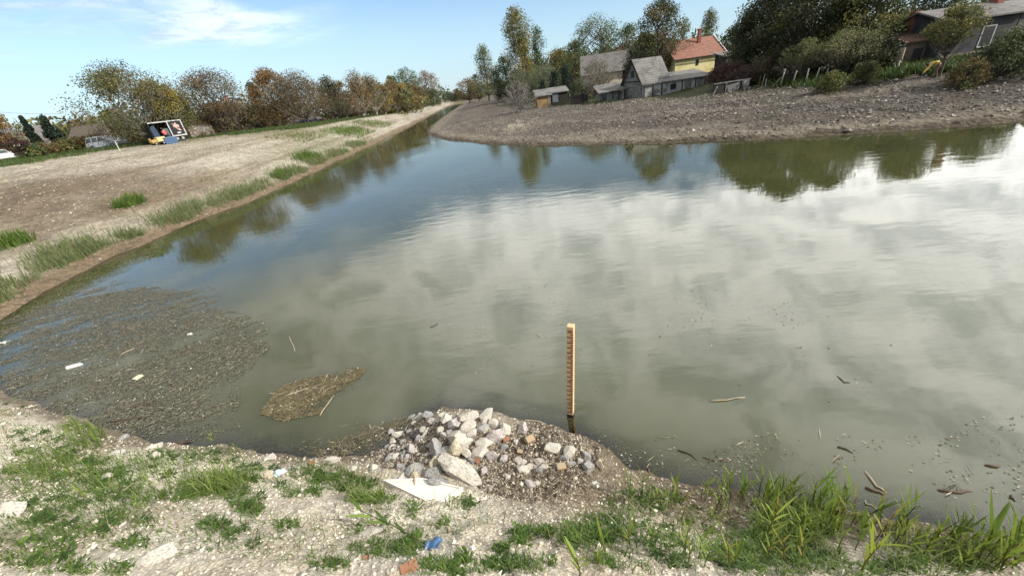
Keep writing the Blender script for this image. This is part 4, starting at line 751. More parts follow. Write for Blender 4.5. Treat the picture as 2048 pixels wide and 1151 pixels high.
a, b_ = place(197,298,79), place(243,290,77); car('silver grey estate car parked beside the old hut', a.lerp(b_,.45), dirp(a,b_), SP, estate=True, hgt_=1.6)
for i, (x, y, lb, pm) in enumerate([(606,246,'dark car under the forked trunk tree, left of the trunk fork',DP),(622,243,'dark blue car right of the forked white trunk',M_CAR('dark_blue_paint',(.035,.04,.07))),(636,241,'dark red car at the right end of the parked row under the trees',M_CAR('dark_red_paint',(.09,.02,.02)))]):
    p = place(x,y,112+i*2); car(lb, p, 1.1+i*.1, pm, group='cars parked under the trees')
p = place(722,222,150); car('far pale grey car behind the three pale stems', p, .9, SP, estate=True)
# display trailer on the left verge
d0 = 71; a = place(314,284,d0-.6); b_ = place(376,275,d0+.8); Lx = (b_-a).to_2d().length; zt = hgt(345,241,d0,a.z); fl = hgt(345,272,d0,a.z); rz = dirp(a,b_)
TR = empty('display_trailer', a, rz, 'open sided display trailer with white edge frame and a black painted panel', 'trailer')
MW = mat('white_frame_metal', (.4,.4,.39), .5, .06); MBk = mat('black_trailer_panel', (.012,.012,.016), .6, .2); MBl = mat('blue_trailer_panel', (.03,.05,.09), .5, .2)
D_ = 2.0; xs = Lx*.56
MB().box(0,Lx,D_,D_+.08,fl,zt).box(0,Lx,0,D_,fl-.12,fl).box(0,Lx,-.0,D_+.08,zt+.003,zt+.08).box(-.08,0,0,D_,fl,zt).box(Lx,Lx+.08,0,D_,fl,zt).build('body', MBk, TR)
fr_ = MB()
for x in (xs, Lx): fr_.box(x-.06,x+.06,-.07,-.005,fl-.1,zt+.06)
fr_.box(-.05,xs-.06,-.07,-.005,zt-.06,zt+.06).box(xs+.06,Lx-.06,-.07,-.005,zt-.06,zt+.06).box(xs+.06,Lx-.06,-.07,-.005,fl-.1,fl+.05).build('edge_frame', MW, TR)
pp = MB().box(xs+.06,Lx-.06,-.03,-.006,fl+.05,zt-.06).build('painted_panel', MBk, TR)
def blob(pts, y0, y1): return MB().prism(pts, y0, y1)
cx_, cz_ = (xs+Lx)/2, (fl+zt)/2
fig = [(cx_-.42,zt-.30),(cx_-.1,zt-.42),(cx_+.12,zt-.22),(cx_+.2,cz_+.45),(cx_+.42,cz_+.3),(cx_+.34,cz_-.1),(cx_+.5,cz_-.42),(cx_+.1,cz_-.3),(cx_-.05,cz_+.02),(cx_-.3,cz_+.12),(cx_-.22,cz_+.42)]
blob(fig,-.04,-.032).build('pale_emblem', mat('pale_pink_paint',(.42,.30,.28),.6,.4,3,stain=(.22,.08,.07),stain_s=2.2), pp)
blob([(cx_-.2,fl+.35),(cx_+.2,fl+.42),(cx_+.35,fl+.25),(cx_-.05,fl+.18)],-.04,-.032).build('pale_emblem', mat('grey_paint',(.4,.38,.38),.6,.3), pp)
MB().add([(0.05,.05,fl+.02),(xs*.42,.3,fl+.02),(xs*.3,.3,zt-.2),(.05,.05,zt-.5)],[(0,1,2,3)]).build('side_curtain', MBl, TR)
MB().box(xs*.62,xs-.15,.1,.9,fl,fl+1.0).build('counter', mat('grey_counter',(.08,.09,.1),.6,.2), TR)
for x in (Lx*.68, Lx*.86):
    wh = MB().tube([(x,.12,.32),(x,.34,.32)],.32,.32,16).build('wheel', M_TYRE, TR); MB().tube([(x,.10,.32),(x,.118,.32)],.17,.18,12).build('rim', M_RIM, wh)
# yellow engine cart and blue crate in front of it
p = place(316,284,d0-2.5); KC_S = .72; KC = empty('engine_cart', p, rz, 'small yellow engine cart with a pale panel in front of the trailer', 'cart')
MB().box(-1.0,-.2,-.5,.5,.35,.95).box(-1.15,-.95,-.3,.3,.5,1.2).build('engine_block', mat('yellow_machine',(.34,.23,.07),.6,.25), KC, bevel=.05); MB().box(-.15,1.1,-.55,.55,.5,1.25).build('cover', mat('pale_orange_cover',(.62,.42,.2),.5,.1), KC, bevel=.05)
MB().box(-1.1,1.2,-.45,.45,.28,.345).build('chassis', M_DARKW, KC)
for x in (-.6, .6):
    for s in (-1, 1):
        wh = MB().tube([(x,s*.5,.25),(x,s*.66,.25)],.25,.25,14).build('wheel', M_TYRE, KC); MB().tube([(x,s*.662,.25),(x,s*.68,.25)],.13,.12,10).build('rim', M_RIM, KC if False else wh)
p = place(340,281,d0-2.2); KC.scale = (KC_S,)*3; BC = empty('blue_crate', p, rz, 'blue crate standing right of the yellow cart', 'crate')
MB().box(-.7,.7,-.4,.4,0,.75).build('crate_body', mat('blue_plastic',(.05,.09,.17),.5,.15), BC, bevel=.04); MB().box(-.74,.74,-.44,.44,.753,.85).build('lid', mat('light_blue_lid',(.12,.18,.26),.5,.15), BC, bevel=.02)

# ------------------------------------------------------------------ people
def figure(name, label, loc, rz, joints, edges, radii, mats, clothes, headp):
    """one continuous skinned body; clothes are skinned shells over part of the same skeleton"""
    def skin(nm, idx, scale, mt, parent):
        used = sorted(idx); mp = {k: i for i, k in enumerate(used)}
        me = bpy.data.meshes.new(nm); me.from_pydata([joints[k] for k in used], [(mp[a], mp[b]) for a, b in edges if a in mp and b in mp], [])
        me.materials.append(mt); o = bpy.data.objects.new(nm, me); col.objects.link(o)
        md = o.modifiers.new('skin', 'SKIN'); sl = me.skin_vertices[0].data if me.skin_vertices else None
        if sl is None: me.skin_vertices.new(name='skin') if hasattr(me.skin_vertices, 'new') else None
        if me.skin_vertices:
            for k in used: r = radii[k]*scale; me.skin_vertices[0].data[mp[k]].radius = (r, r)
            me.skin_vertices[0].data[0].use_root = True
        ss = o.modifiers.new('sub', 'SUBSURF'); ss.levels = 1; ss.render_levels = 2
        if parent is not None: o.parent = parent
        return o
    body = skin(name, list(joints), 1.0, mats['skin'], None); body.location = loc; body.rotation_euler = (0,0,rz); tag(body, label, 'person')
    for nm, idx, scale, mt in clothes: skin(nm, idx, scale, mt, body)
    bm = bmesh.new(); bmesh.ops.create_icosphere(bm, subdivisions=2, radius=.118)
    for v in bm.verts:
        v.co.z = v.co.z*1.1+.03; v.co.x -= .018
    bmesh.ops.delete(bm, geom=[v for v in bm.verts if v.co.z < -.03 or (v.co.x > .055 and v.co.z < .07)], context='VERTS')
    me = bpy.data.meshes.new('hair'); bm.to_mesh(me); bm.free(); me.materials.append(mats['hair']); ho = bpy.data.objects.new('hair', me); col.objects.link(ho); ho.parent = body; ho.location = headp
    return body
SK = mat('skin_tone', (.42,.25,.18), .6, .06); HAIR = mat('dark_hair', (.03,.02,.015), .8, .2)
ED = [('pel','wai'),('wai','che'),('che','nek'),('nek','hea'),('hea','top'),('hea','nos'),('che','shl'),('shl','ell'),('ell','hal'),('hal','fil'),('hal','fi2'),('hal','thl'),('che','shr'),('shr','elr'),('elr','har'),('har','fir'),('har','fr2'),('har','thr'),('pel','hil'),('hil','knl'),('knl','anl'),('anl','tol'),('pel','hir'),('hir','knr'),('knr','anr'),('anr','tor')]
RD = dict(pel=.15,wai=.135,che=.155,nek=.055,hea=.095,top=.075,nos=.03,shl=.07,ell=.045,hal=.034,fil=.014,fi2=.012,thl=.012,shr=.07,elr=.045,har=.034,fir=.014,fr2=.012,thr=.012,hil=.095,knl=.06,anl=.042,tol=.035,hir=.095,knr=.06,anr=.042,tor=.035)
def body_parts(J, top, leg, shoe):
    T_ = ['pel','wai','che','shl','ell','hal','shr','elr','har']; T_ = [k for k in T_ if k in J]
    return [('jacket', T_, 1.18, top), ('trousers', ['pel','hil','knl','anl','hir','knr','anr'], 1.16, leg), ('shoe', ['anl','tol'], 1.3, shoe), ('shoe', ['anr','tor'], 1.3, shoe)]
# stooping person in yellow: legs on the right, back humped, arm reaching down to the left (local +x = facing)
JB = dict(pel=(0,0,.86),wai=(.14,0,1.02),che=(.38,0,1.0),nek=(.55,0,.9),hea=(.66,0,.82),top=(.74,0,.78),nos=(.68,0,.72),shl=(.44,.19,.93),ell=(.58,.22,.62),hal=(.74,.2,.36),fil=(.81,.2,.27),fi2=(.80,.23,.27),thl=(.72,.16,.30),
    shr=(.44,-.19,.93),elr=(.54,-.22,.62),har=(.66,-.2,.38),fir=(.72,-.2,.29),fr2=(.71,-.23,.29),thr=(.64,-.16,.32),hil=(-.02,.1,.82),knl=(.06,.13,.45),anl=(-.06,.13,.08),tol=(.12,.14,.05),hir=(-.02,-.1,.82),knr=(.05,-.13,.45),anr=(-.1,-.13,.08),tor=(.08,-.14,.05))
g = G1(1869,154); s_ = scale_at(g); lft = Vector((-math.cos(math.atan2(g.x,g.y)), math.sin(math.atan2(g.x,g.y)), 0))
figure('person','person stooping in a yellow jacket at the top edge of the tilled right bank',g,math.atan2(lft.y,lft.x)+.25,JB,ED,RD,dict(skin=SK,hair=HAIR),body_parts(JB,mat('yellow_jacket',(.72,.52,.12),.7,.12),mat('brown_trousers',(.16,.09,.08),.85,.15),M_TYRE),(.66,0,.80))
# person in red sitting on the trailer floor edge
JS = dict(pel=(0,0,.1),wai=(-.02,0,.3),che=(0,0,.52),nek=(.02,0,.68),hea=(.05,0,.82),top=(.05,0,.9),nos=(.13,0,.82),shl=(0,.2,.6),ell=(.12,.26,.36),hal=(.34,.2,.3),fil=(.42,.18,.29),fi2=(.42,.2,.27),thl=(.38,.14,.33),shr=(0,-.2,.6),elr=(.12,-.26,.36),har=(.34,-.2,.3),fir=(.42,-.18,.29),fr2=(.42,-.2,.27),thr=(.38,-.14,.33),
    hil=(.08,.1,.1),knl=(.48,.12,.12),anl=(.52,.12,-.32),tol=(.7,.13,-.36),hir=(.08,-.1,.1),knr=(.48,-.12,.12),anr=(.52,-.12,-.32),tor=(.7,-.13,-.36))
c_, s2 = math.cos(rz), math.sin(rz); lx_, ly_ = Lx*.36, .12
figure('person','person in a red shirt sitting on the floor edge of the open trailer',(a.x*0+TR.location.x+lx_*c_-ly_*s2, TR.location.y+lx_*s2+ly_*c_, TR.location.z+fl+.06),rz-math.pi/2+.3,JS,ED,RD,dict(skin=SK,hair=HAIR),body_parts(JS,mat('red_shirt',(.42,.08,.07),.8,.1),mat('dark_trousers',(.03,.03,.05),.85,.1),M_TYRE),(.05,0,.83))


# ------------------------------------------------------------------ far woods that read as one mass
def far_wood(label, az0, az1, d0, d1, h0, h1, n, leaf, pals, seed):
    rg = np.random.default_rng(seed); m = int(n/40); az_ = np.radians(rg.uniform(az0, az1, m)); d = rg.uniform(d0, d1, m)
    x = d*np.sin(az_); y = d*np.cos(az_); z0 = terrain(x, y, False); hh = h0+(h1-h0)*(.5+.5*np.sin(np.degrees(az_)*.9+seed)*np.sin(np.degrees(az_)*.37))
    cz = z0+rg.uniform(.0, 1, m)**.8*hh; pc = np.array([c for p in pals for c in PAL[p]]); ci = pc[rg.integers(0, len(pc), m)]
    idx = rg.integers(0, m, n); c = np.stack([x, y, cz], -1)[idx]+rg.normal(size=(n, 3))*np.array([1.5, 1.5, .9])*leaf
    V, F, C = leaves(c, leaf, ci[idx]*rg.uniform(.7, 1.3, n)[:, None], rg); tag(mesh_np('distant_wood', V, F, LEAF, C=C), label, 'wood', kind='stuff')
far_wood('far belt of brown and olive woodland behind the left bank houses', -64, -8, 125, 175, 4.5, 9, 24000, 1.0, ['brown','olive','dark','olive'], 3)
far_wood('far belt of dark woodland closing the channel end', -9, 6, 270, 330, 4, 9, 4000, 1.3, ['dark','green','olive'], 4)
far_wood('far belt of yellow green woodland behind the coops', 4, 24, 128, 165, 6.5, 12.5, 16000, .8, ['olive','green','dark','poplar'], 8)
far_wood('far belt of green woodland behind the right bank houses', 22, 62, 110, 150, 4, 9, 10000, .8, ['dark','green','olive','walnut'], 6)

# ------------------------------------------------------------------ grass and ground cover
def blades(name, label, bx, by, hmin, hmax, width, cols, seed, lean=.35, cat='grass', z=None):
    rg = np.random.default_rng(seed); n = len(bx); z0 = terrain(bx, by) if z is None else z; hh = rg.uniform(hmin, hmax, n); a = rg.uniform(0, 2*np.pi, n)
    ln = hh*rg.uniform(.1, 1, n)*lean*2; dx, dy = np.cos(a), np.sin(a); wd = width*rg.uniform(.6, 1.3, n); px_, py_ = -dy*wd/2, dx*wd/2
    b0 = np.stack([bx, by, z0-.02], -1); m0 = b0+np.stack([dx*ln*.35, dy*ln*.35, hh*.62+.02], -1); t0 = b0+np.stack([dx*ln, dy*ln, hh], -1); sd_ = np.stack([px_, py_, 0*px_], -1)
    V = np.stack([b0-sd_, b0+sd_, m0+sd_*.8, m0-sd_*.8, t0+sd_*.08, t0-sd_*.08], 1).reshape(-1, 3); k = np.arange(n)[:, None]*6
    F = np.concatenate([k+np.array([0,1,2,3]), k+np.array([3,2,4,5])]); pc = np.array(cols)[rg.integers(0, len(cols), n)]*rg.uniform(.7, 1.3, n)[:, None]
    return tag(mesh_np(name, V, F, GRASS, C=np.repeat(pc, 6, axis=0)), label, cat, kind='stuff')
GC = [(.10,.165,.03),(.075,.13,.03),(.14,.19,.045)]; GD = [(.05,.085,.025),(.065,.10,.03),(.09,.10,.035)]; GY = [(.17,.16,.06),(.13,.14,.05),(.2,.17,.08)]
rg = np.random.default_rng(11)
yy = rg.uniform(28, 140, 60000); dd = rg.uniform(0, 1, 60000)**1.3; xx = np.interp(yy, LEFT_Y, LEFT_X)-np.where(yy < 62, 29.5+dd*16, 11.5+dd*16)-rg.normal(size=60000)*.8
mk = (yy < 50) | (yy > 72) | True
keep = fbm(xx*.25, yy*.25, 81, 3) > -.25; blades('verge_grass','green rough grass along the road side of the left crest',xx[keep],yy[keep],.15,.5,.05,GD+[(.075,.13,.03)],12)
# reedy grass lip along the left shore
yy = 11+rg.uniform(0, 1, 30000)**1.6*52; off = .5+np.abs(rg.normal(size=30000))*.8; xx = np.interp(yy, LEFT_Y, LEFT_X)-off+.45*fbm(-18*.35+0*yy, yy*.35, 3, 3)
dlv, _, _ = parts(xx, yy); ok = (dlv > .3) & (fbm(yy*.33, 0*yy, 83, 3)+.6*fbm(xx*1.1, yy*1.1, 84, 3)+rg.normal(size=len(yy))*.22 > .05)
blades('shore_grass','soft green reedy grass strip along the left waterline',xx[ok],yy[ok],.15,.55,.03,[(.15,.185,.075),(.12,.16,.06),(.20,.20,.10)],13)
def tuft_at(label, px, py, rpx, n, h0, h1, cols, seed):
    g = G1(px, py); s = scale_at(g); r_ = rpx/s; rg = np.random.default_rng(seed); q = np.clip(rg.normal(size=(n, 2)), -1.5, 1.5)*r_*.55; x = g.x+q[:, 0]*.8; y = g.y+q[:, 1]*1.6
    o = blades('grass_tuft', label, x, y, h0, h1, .045, cols, seed, .4, 'grass tuft'); del o['kind']; o['group'] = 'green tufts on the left bank'; return o
for i, a_ in enumerate([('bright green tuft on the brown soil of the left bank',264,410,20,420,.3,.75),('tuft of green weeds at the left edge above the shore grass',18,492,26,500,.3,.7),('green tuft low on the bank where the shore bends',617,318,24,700,.35,.9),('large green weed patch on the upper left bank, the right one',700,262,48,1500,.25,.7),('long green weed patch high on the far left bank',745,248,44,900,.25,.6),('pale green weed patch beneath the forked trunk tree',600,272,50,700,.2,.5),('small green tuft beside the shore grass near the bend',565,352,16,300,.3,.7)]):
    o = tuft_at(*a_, GC if i != 5 else GC+GY, 20+i)
    if i in (3, 4, 5): o.name = 'weed_patch'; o['category'] = 'weeds'; o['kind'] = 'stuff'; del o['group']
# right bank undergrowth
def patch_px(polys, n, seed, jit=0):
    """random ground points inside picture polygons"""
    rg = np.random.default_rng(seed); X_ = []; Y_ = []
    for (cx, cy, rx, ry, wt) in polys:
        k = max(1, int(n*wt)); a = rg.uniform(0, 2*np.pi, k); r = np.sqrt(rg.uniform(0, 1, k)); X_.append(cx+rx*r*np.cos(a)); Y_.append(cy+ry*r*np.sin(a))
    return np.concatenate(X_), np.concatenate(Y_)
def ground_pts(polys, n, seed):
    px_, py_ = patch_px(polys, n, seed); p = G(px_, py_); ok = (p[:, 2] > .03) & (np.hypot(p[:, 0], p[:, 1]) < 120); return p[ok]
p = ground_pts([(1850,128,60,24,.35),(1760,142,70,20,.25),(1930,130,50,18,.15),(1990,138,60,14,.12),(1600,165,110,12,.13),(1830,112,40,10,.1)], 9000, 31)
blades('undergrowth','dark green nettles and grass below the grey house on the right bank',p[:,0],p[:,1],.2,.75,.10,[(.045,.085,.02),(.06,.10,.025),(.075,.085,.03)],32,.5,'undergrowth')
p = ground_pts([(1180,203,50,8,.3),(1080,208,60,6,.3),(1020,208,40,6,.2),(1120,205,40,6,.2)], 3500, 33)
blades('garden_grass','grass growing around the coops and the plank gate',p[:,0],p[:,1],.1,.35,.07,GD,34,.4)

# clods on the tilled right bank
def stones(name, label, c, size, cols, seed, mt, flat=.7, cat='gravel'):
    rg = np.random.default_rng(seed); n = len(c); base = np.array([(1,0,0),(-1,0,0),(0,1,0),(0,-1,0),(0,0,1),(0,0,-1)], float); tri = np.array([(0,2,4),(2,1,4),(1,3,4),(3,0,4),(2,0,5),(1,2,5),(3,1,5),(0,3,5)])
    v = base[None]*rg.uniform(.55, 1.25, (n, 6, 1))+rg.normal(size=(n, 6, 3))*.18; v *= np.array(size)[:, None, None] if np.ndim(size) else size
    a = rg.uniform(0, 6.28, n); ca_, sa_ = np.cos(a)[:, None], np.sin(a)[:, None]; v = np.stack([v[..., 0]*ca_-v[..., 1]*sa_, v[..., 0]*sa_+v[..., 1]*ca_, v[..., 2]*flat], -1)+c[:, None]
    F = (tri[None]+np.arange(n)[:, None, None]*6).reshape(-1, 3); C = np.repeat(np.array(cols)[rg.integers(0, len(cols), n)]*rg.uniform(.75, 1.25, n)[:, None], 6, axis=0)
    return tag(mesh_np(name, v.reshape(-1, 3), F, mt, C=C), label, cat, kind='stuff')
M_CLOD = mat('soil_clod', attr=True, rough=.95, var=.25, vscale=8); M_ROCK = mat('pale_rubble', attr=True, rough=.92, var=.35, vscale=9, bump=.012, bscale=30)
n = 80000; xx = rg.uniform(-12, 52, n); yy = rg.uniform(15, 70, n); _, drv, _ = parts(xx, yy); ok = (drv > .25) & (fbm(xx*.5, yy*.5, 95, 4, .65)+.3*fbm(xx*1.5, yy*1.5, 96, 2) > rg.uniform(-.5, .5, n)) & (drv < 19+.1*np.clip(60-xx, 0, 70)) & (yy < 70)
xx, yy = xx[ok], yy[ok]; sz = rg.uniform(.022, .085, len(xx))*np.where(xx > 14, 1.3, 1.0)*np.where(rg.uniform(size=len(xx)) < .05, 1.7, 1)
stones('soil_clods','clods of turned grey brown soil covering the right bank',np.stack([xx, yy, terrain(xx, yy)+sz*.25], -1),sz,[(.12,.103,.087),(.085,.073,.064),(.165,.143,.12),(.21,.188,.163),(.30,.275,.24)],41,M_CLOD,.75,'soil clods')
n = 14000; yy = rg.uniform(10, 90, n); dd = rg.uniform(.2, 26, n); xx = np.interp(yy, LEFT_Y, LEFT_X)-dd; sz = rg.uniform(.02, .075, n)
stones('soil_clods','crumbs of pale soil scattered over the left bank',np.stack([xx, yy, terrain(xx, yy)+sz*.2], -1),sz,[(.27,.23,.165),(.22,.18,.125),(.33,.29,.22)],42,M_CLOD,.7,'soil crumbs')
# near bank gravel
n = 80000; xx = rg.uniform(-11, 6.5, n); yy = rg.uniform(.6, 8.2, n); _, _, dnv = parts(xx, yy); ok = (dnv > .04) & (fbm(xx*1.1, yy*1.1, 91, 3) > rg.uniform(-.6, .5, n)); xx, yy, dnv = xx[ok], yy[ok], dnv[ok]
sz = rg.uniform(.006, .020, len(xx))*np.where(rg.uniform(size=len(xx)) < .06, 2.0, 1)
CH_ = [(.52,.47,.385),(.44,.39,.31),(.58,.54,.46),(.36,.31,.23),(.24,.2,.15)]
stones('gravel','small pale stones strewn over the near bank',np.stack([xx, yy, terrain(xx, yy)+sz*.3], -1),sz,CH_,43,M_ROCK,.65)
# rubble of small stones and dark crumbs in the heap
pr = ground_pts([(830,880,70,50,.35),(800,910,60,30,.2),(960,900,110,60,.25),(1100,905,100,50,.3),(1060,960,110,40,.25),(1110,860,60,20,.12)], 7000, 44); sz = rng.uniform(.006, .022, len(pr))*np.where(rng.uniform(size=len(pr)) < .06, 1.8, 1)
pr[:, 2] = terrain(pr[:, 0], pr[:, 1])+sz*.35
stones('rubble','fine rubble and earth crumbs between the heaped rocks',pr,sz,[(.26,.225,.18),(.16,.13,.10),(.09,.07,.052),(.07,.054,.04),(.10,.08,.06),(.38,.34,.28)],45,M_ROCK,.75,'rubble')

# ------------------------------------------------------------------ rocks
M_STN = mat('pale_limestone', (.55,.52,.46), .92, .28, 7, bump=.012, bscale=22, stain=(.27,.235,.19), stain_s=7)
M_STG = mat('grey_limestone', (.34,.335,.325), .92, .28, 7, bump=.012, bscale=22, stain=(.16,.15,.145), stain_s=6)
M_STW = mat('white_limestone', (.52,.495,.44), .92, .22, 7, bump=.01, bscale=22, stain=(.38,.34,.28), stain_s=6)
M_STY = mat('yellowish_limestone', (.52,.47,.36), .92, .28, 7, bump=.012, bscale=22, stain=(.32,.25,.16), stain_s=6)
M_STP = mat('pinkish_limestone', (.46,.425,.41), .92, .28, 7, bump=.012, bscale=22, stain=(.25,.2,.19), stain_s=6)
M_BRT = mat('tan_brick', (.30,.245,.17), .9, .25, 9, bump=.006, bscale=40, stain=(.36,.17,.07), stain_s=8); M_BRO = mat('orange_brick', (.25,.125,.075), .9, .25, 9, bump=.004, bscale=40); M_BLK = mat('black_rock', (.045,.045,.05), .85, .3, 7, bump=.01)
def rock_mesh(seed, facets=8, sub=4):
    rg = np.random.default_rng(seed); bm = bmesh.new(); bmesh.ops.create_icosphere(bm, subdivisions=sub, radius=1)
    V = np.array([v.co[:] for v in bm.verts]); nrm = rg.normal(size=(facets, 3)); nrm /= np.linalg.norm(nrm, axis=1, keepdims=True); nrm = np.concatenate([nrm, -nrm[:5]+.25*rg.normal(size=(5, 3))]); nrm /= np.linalg.norm(nrm, axis=1, keepdims=True); d = rg.uniform(.52, .92, len(nrm))
    c = np.clip(V@nrm.T, 1e-3, None); r = np.minimum((d/c).min(axis=1), 1.12); r = r*(1+.03*fbm(V[:, 0]*3+seed, V[:, 1]*3+V[:, 2]*2, seed, 3)+.025*fbm(V[:, 0]*9, V[:, 1]*9+V[:, 2]*7, seed+5, 2)); V = V*r[:, None]
    for v, p_ in zip(bm.verts, V): v.co = p_
    me = bpy.data.meshes.new('rock'); bm.to_mesh(me); bm.free(); me.polygons.foreach_set('use_smooth', np.full(len(me.polygons), True))
    try: me.set_sharp_from_angle(angle=math.radians(16))
    except Exception: pass
    return me
def rock(px, py, wpx, hpx, mt, label, seed, rot=0, group='rocks heaped at the water', name='rock', tall=1.0, cat='rock', lift=.35):
    """a stone whose picture centre is (px, py), wpx x hpx pixels of 2048 in size"""
    g0 = G1(px, py); s = scale_at(g0); rw = wpx/s/2*1.28; rh = hpx/s/2*1.36*tall; g = G1(px, py, rh*lift)
    me = rock_mesh(seed); me.materials.append(mt); o = bpy.data.objects.new(name, me); col.objects.link(o); o.location = g
    rz_ = math.atan2(-g.x, g.y)*0; o.scale = (rw*1.1, (rw*.25+rh*.75), rh*1.05); q = ray(px, py)
    # long axis turned in the picture by rot, about the line of sight
    rx = Vector((math.cos(ROLL), 0, -math.sin(ROLL))); o.rotation_euler = (Matrix.Rotation(rot, 3, Vector((-q[0], -q[1], -q[2])))@Matrix.Rotation(math.atan2(g.x, g.y)*-.5, 3, 'Z')).to_euler()
    return tag(o, label, cat, group)
Zp = lambda zx, zy: (820+zx/6.396, 810+zy/6.396)
RK = [(725,150,200,120,M_STN,'pale rounded rock at the back of the heap, left of the peaked one',0),(965,160,215,120,M_STN,'pale rock with a peak pointing right at the back of the heap',.5),(1070,225,120,125,M_STN,'small pale rock just right of the peaked rock',0),(930,278,130,80,M_STG,'small grey rock below the peaked rock',0),
 (735,255,180,130,M_STN,'pale block in the middle top of the heap',.2),(800,345,105,115,M_STW,'white chunk hanging below the pale middle block',1.2),(610,400,215,150,M_STN,'large tilted pale slab in the centre of the heap',-.5),(665,465,200,120,M_STW,'flat white slab leaning on the large tilted slab',.1),
 (595,560,125,200,M_STY,'yellowish upright stone in front of the large slab',-.2),(720,605,75,130,M_STN,'narrow pale stone right of the yellowish one',.4),(325,560,165,180,M_STG,'angular grey rock at the left of the heap',.2),(450,590,150,120,M_STG,'blunt grey rock between the angular grey and yellowish stones',0),
 (340,720,160,105,M_STY,'ochre stained stone left of the long boulder',.1),(630,830,470,190,M_STN,'long pale boulder lying diagonally at the front of the heap',-.82),(310,850,170,95,M_STG,'flat grey stone under the ochre stained one',.3),(380,975,220,95,M_STG,'grey slab stone just above the white tray',-.35),
 (1100,400,170,160,M_STP,'pinkish white rock at the right of the heap',.3),(1220,325,95,140,M_STN,'upright pale rock at the right end of the heap',0),(965,470,200,110,M_STW,'low white rock in the right middle of the heap',.1),(895,610,150,130,M_STN,'pale faceted rock right of the long boulder head',-.5),
 (1060,645,130,90,M_STP,'greyish rock half buried right of the faceted one',0),(465,175,130,105,M_STW,'white rock at the left top of the heap',0),(550,240,145,140,M_STP,'pinkish grey rounded rock at the left top of the heap',.2),(400,130,80,65,M_STW,'small white stone at the far left top',0),
 (240,130,110,90,M_STG,'grey stone at the back left corner of the heap',0),(128,160,75,80,M_STW,'small pale stone at the back left corner, by the water',0),(95,360,115,90,M_BLK,'black stone at the left side of the heap',0),(140,415,120,40,M_STG,'thin grey stone below the black one',0),
 (170,315,70,80,M_STN,'pale chip right above the black stone',0),(430,380,80,100,M_STP,'small pinkish stone left of the large tilted slab',0),(500,350,90,85,M_STG,'grey stone tucked behind the large tilted slab',0),(60,830,150,110,M_STG,'grey lump at the lower left of the heap',0),(60,925,120,100,M_STY,'yellow grey lump beside the left end of the white tray',0),(15,560,90,110,M_STP,'pale pinkish stone at the left flank of the heap',0),(740,770,90,80,M_STG,'grey stone behind the middle of the long boulder',0),(980,320,80,70,M_STY,'small mossy stone below the grey one',0)]
for i, (zx, zy, wz_, hz_, mt, lb, ro) in enumerate(RK):
    x_, y_ = Zp(zx, zy); rock(x_, y_, wz_/6.396, hz_/6.396, mt, lb, 200+i, ro, name='boulder' if wz_ > 400 else 'rock', lift=.45)
Zq = lambda zx, zy: (1000+zx/6.77, 830+zy/6.77)
for i, (zx, zy, wz_, hz_, mt, lb, ro) in enumerate([(725,435,210,105,M_STW,'white flat rock alone on the right part of the heap',0),(925,510,150,120,M_STN,'pale brown rock touching the white flat one',.2),(310,195,110,150,M_STP,'pale rock at the back of the dark earth mound',-.6),(270,612,100,105,M_STN,'small pale rock on the slope below the mound',0),(530,622,120,75,M_STN,'low pale rock left of the tan brick',0),(1190,708,120,185,M_STG,'upright grey rock at the right waterside, the left of a pair',-.35),(1345,668,95,150,M_STY,'upright yellowish rock at the right waterside, the right of a pair',-.25),(405,935,110,85,M_STP,'pinkish white stone on the dark slope',-.5),(100,820,90,65,M_STW,'small whitish stone on the slope right of the long boulder',0),(430,700,130,60,M_STN,'crumbly pale stone on the slope',-.5),(600,700,110,60,M_STN,'crumbly pale stone left of the tan brick, beside another',-.3)]):
    x_, y_ = Zq(zx, zy); rock(x_, y_, wz_/6.77, hz_/6.77, mt, lb, 260+i, ro)
for i, (x_, y_, w_, h_, mt, lb) in enumerate([(665,921,27,17,M_STW,'white flat stone on the grass left of the heap by the water'),(248,874,18,11,M_STG,'grey stone standing in the water edge on the left'),(232,907,27,14,M_STW,'white stone on the left bank near the water edge'),(311,893,24,14,M_STW,'white stone between grass tufts on the left near shore'),(310,912,20,13,M_STN,'pale stone just below another on the left near shore'),(12,1026,52,28,M_STN,'pale rock cut by the left edge of the picture'),(318,1108,62,34,M_STN,'flat half buried pale stone in the left foreground'),(380,936,20,12,M_STW,'pale stone by a weed clump in the left middle'),(540,915,22,12,M_STN,'pale stone among gravel at the near waterline'),(530,950,26,16,M_STY,'tan stone beside the light blue scrap'),(706,938,12,10,M_STW,'small white stone left of the rubble'),(748,935,14,10,M_STW,'small white stone near the rubble edge'),(805,953,22,10,M_STW,'white stone just above the white tray'),(1070,968,16,10,M_STN,'small stone on the brown slope'),(735,1066,45,14,M_STN,'low pale stone in the sand left of the long reed'),(210,955,20,10,M_STN,'stone in the weeds of the left foreground'),(440,975,22,12,M_STN,'stone beneath the dark grass clump')]):
    rock(x_, y_, w_, h_, mt, lb, 300+i, .1, 'single stones on the near bank', 'stone', 1.0, 'stone', .2)
def brick(px, py, wpx, hpx, mt, label, rot, seed, lying=.0):
    g0 = G1(px, py); s = scale_at(g0); a_ = wpx/s; h_ = hpx/s; g = G1(px, py, h_*.35); m = MB().box(-a_/2,a_/2,-a_*.35,a_*.35,-h_*.5,h_*.5); o = m.build('brick', mt, None, bevel=a_*.06); o.location = g; o.rotation_euler = (.35, .1, rot); return tag(o, label, 'brick', 'brick pieces')
x_, y_ = Zq(825,697); brick(x_, y_, 18, 14, M_BRT, 'tan brick lying on the right slope of the heap', .1, 1)
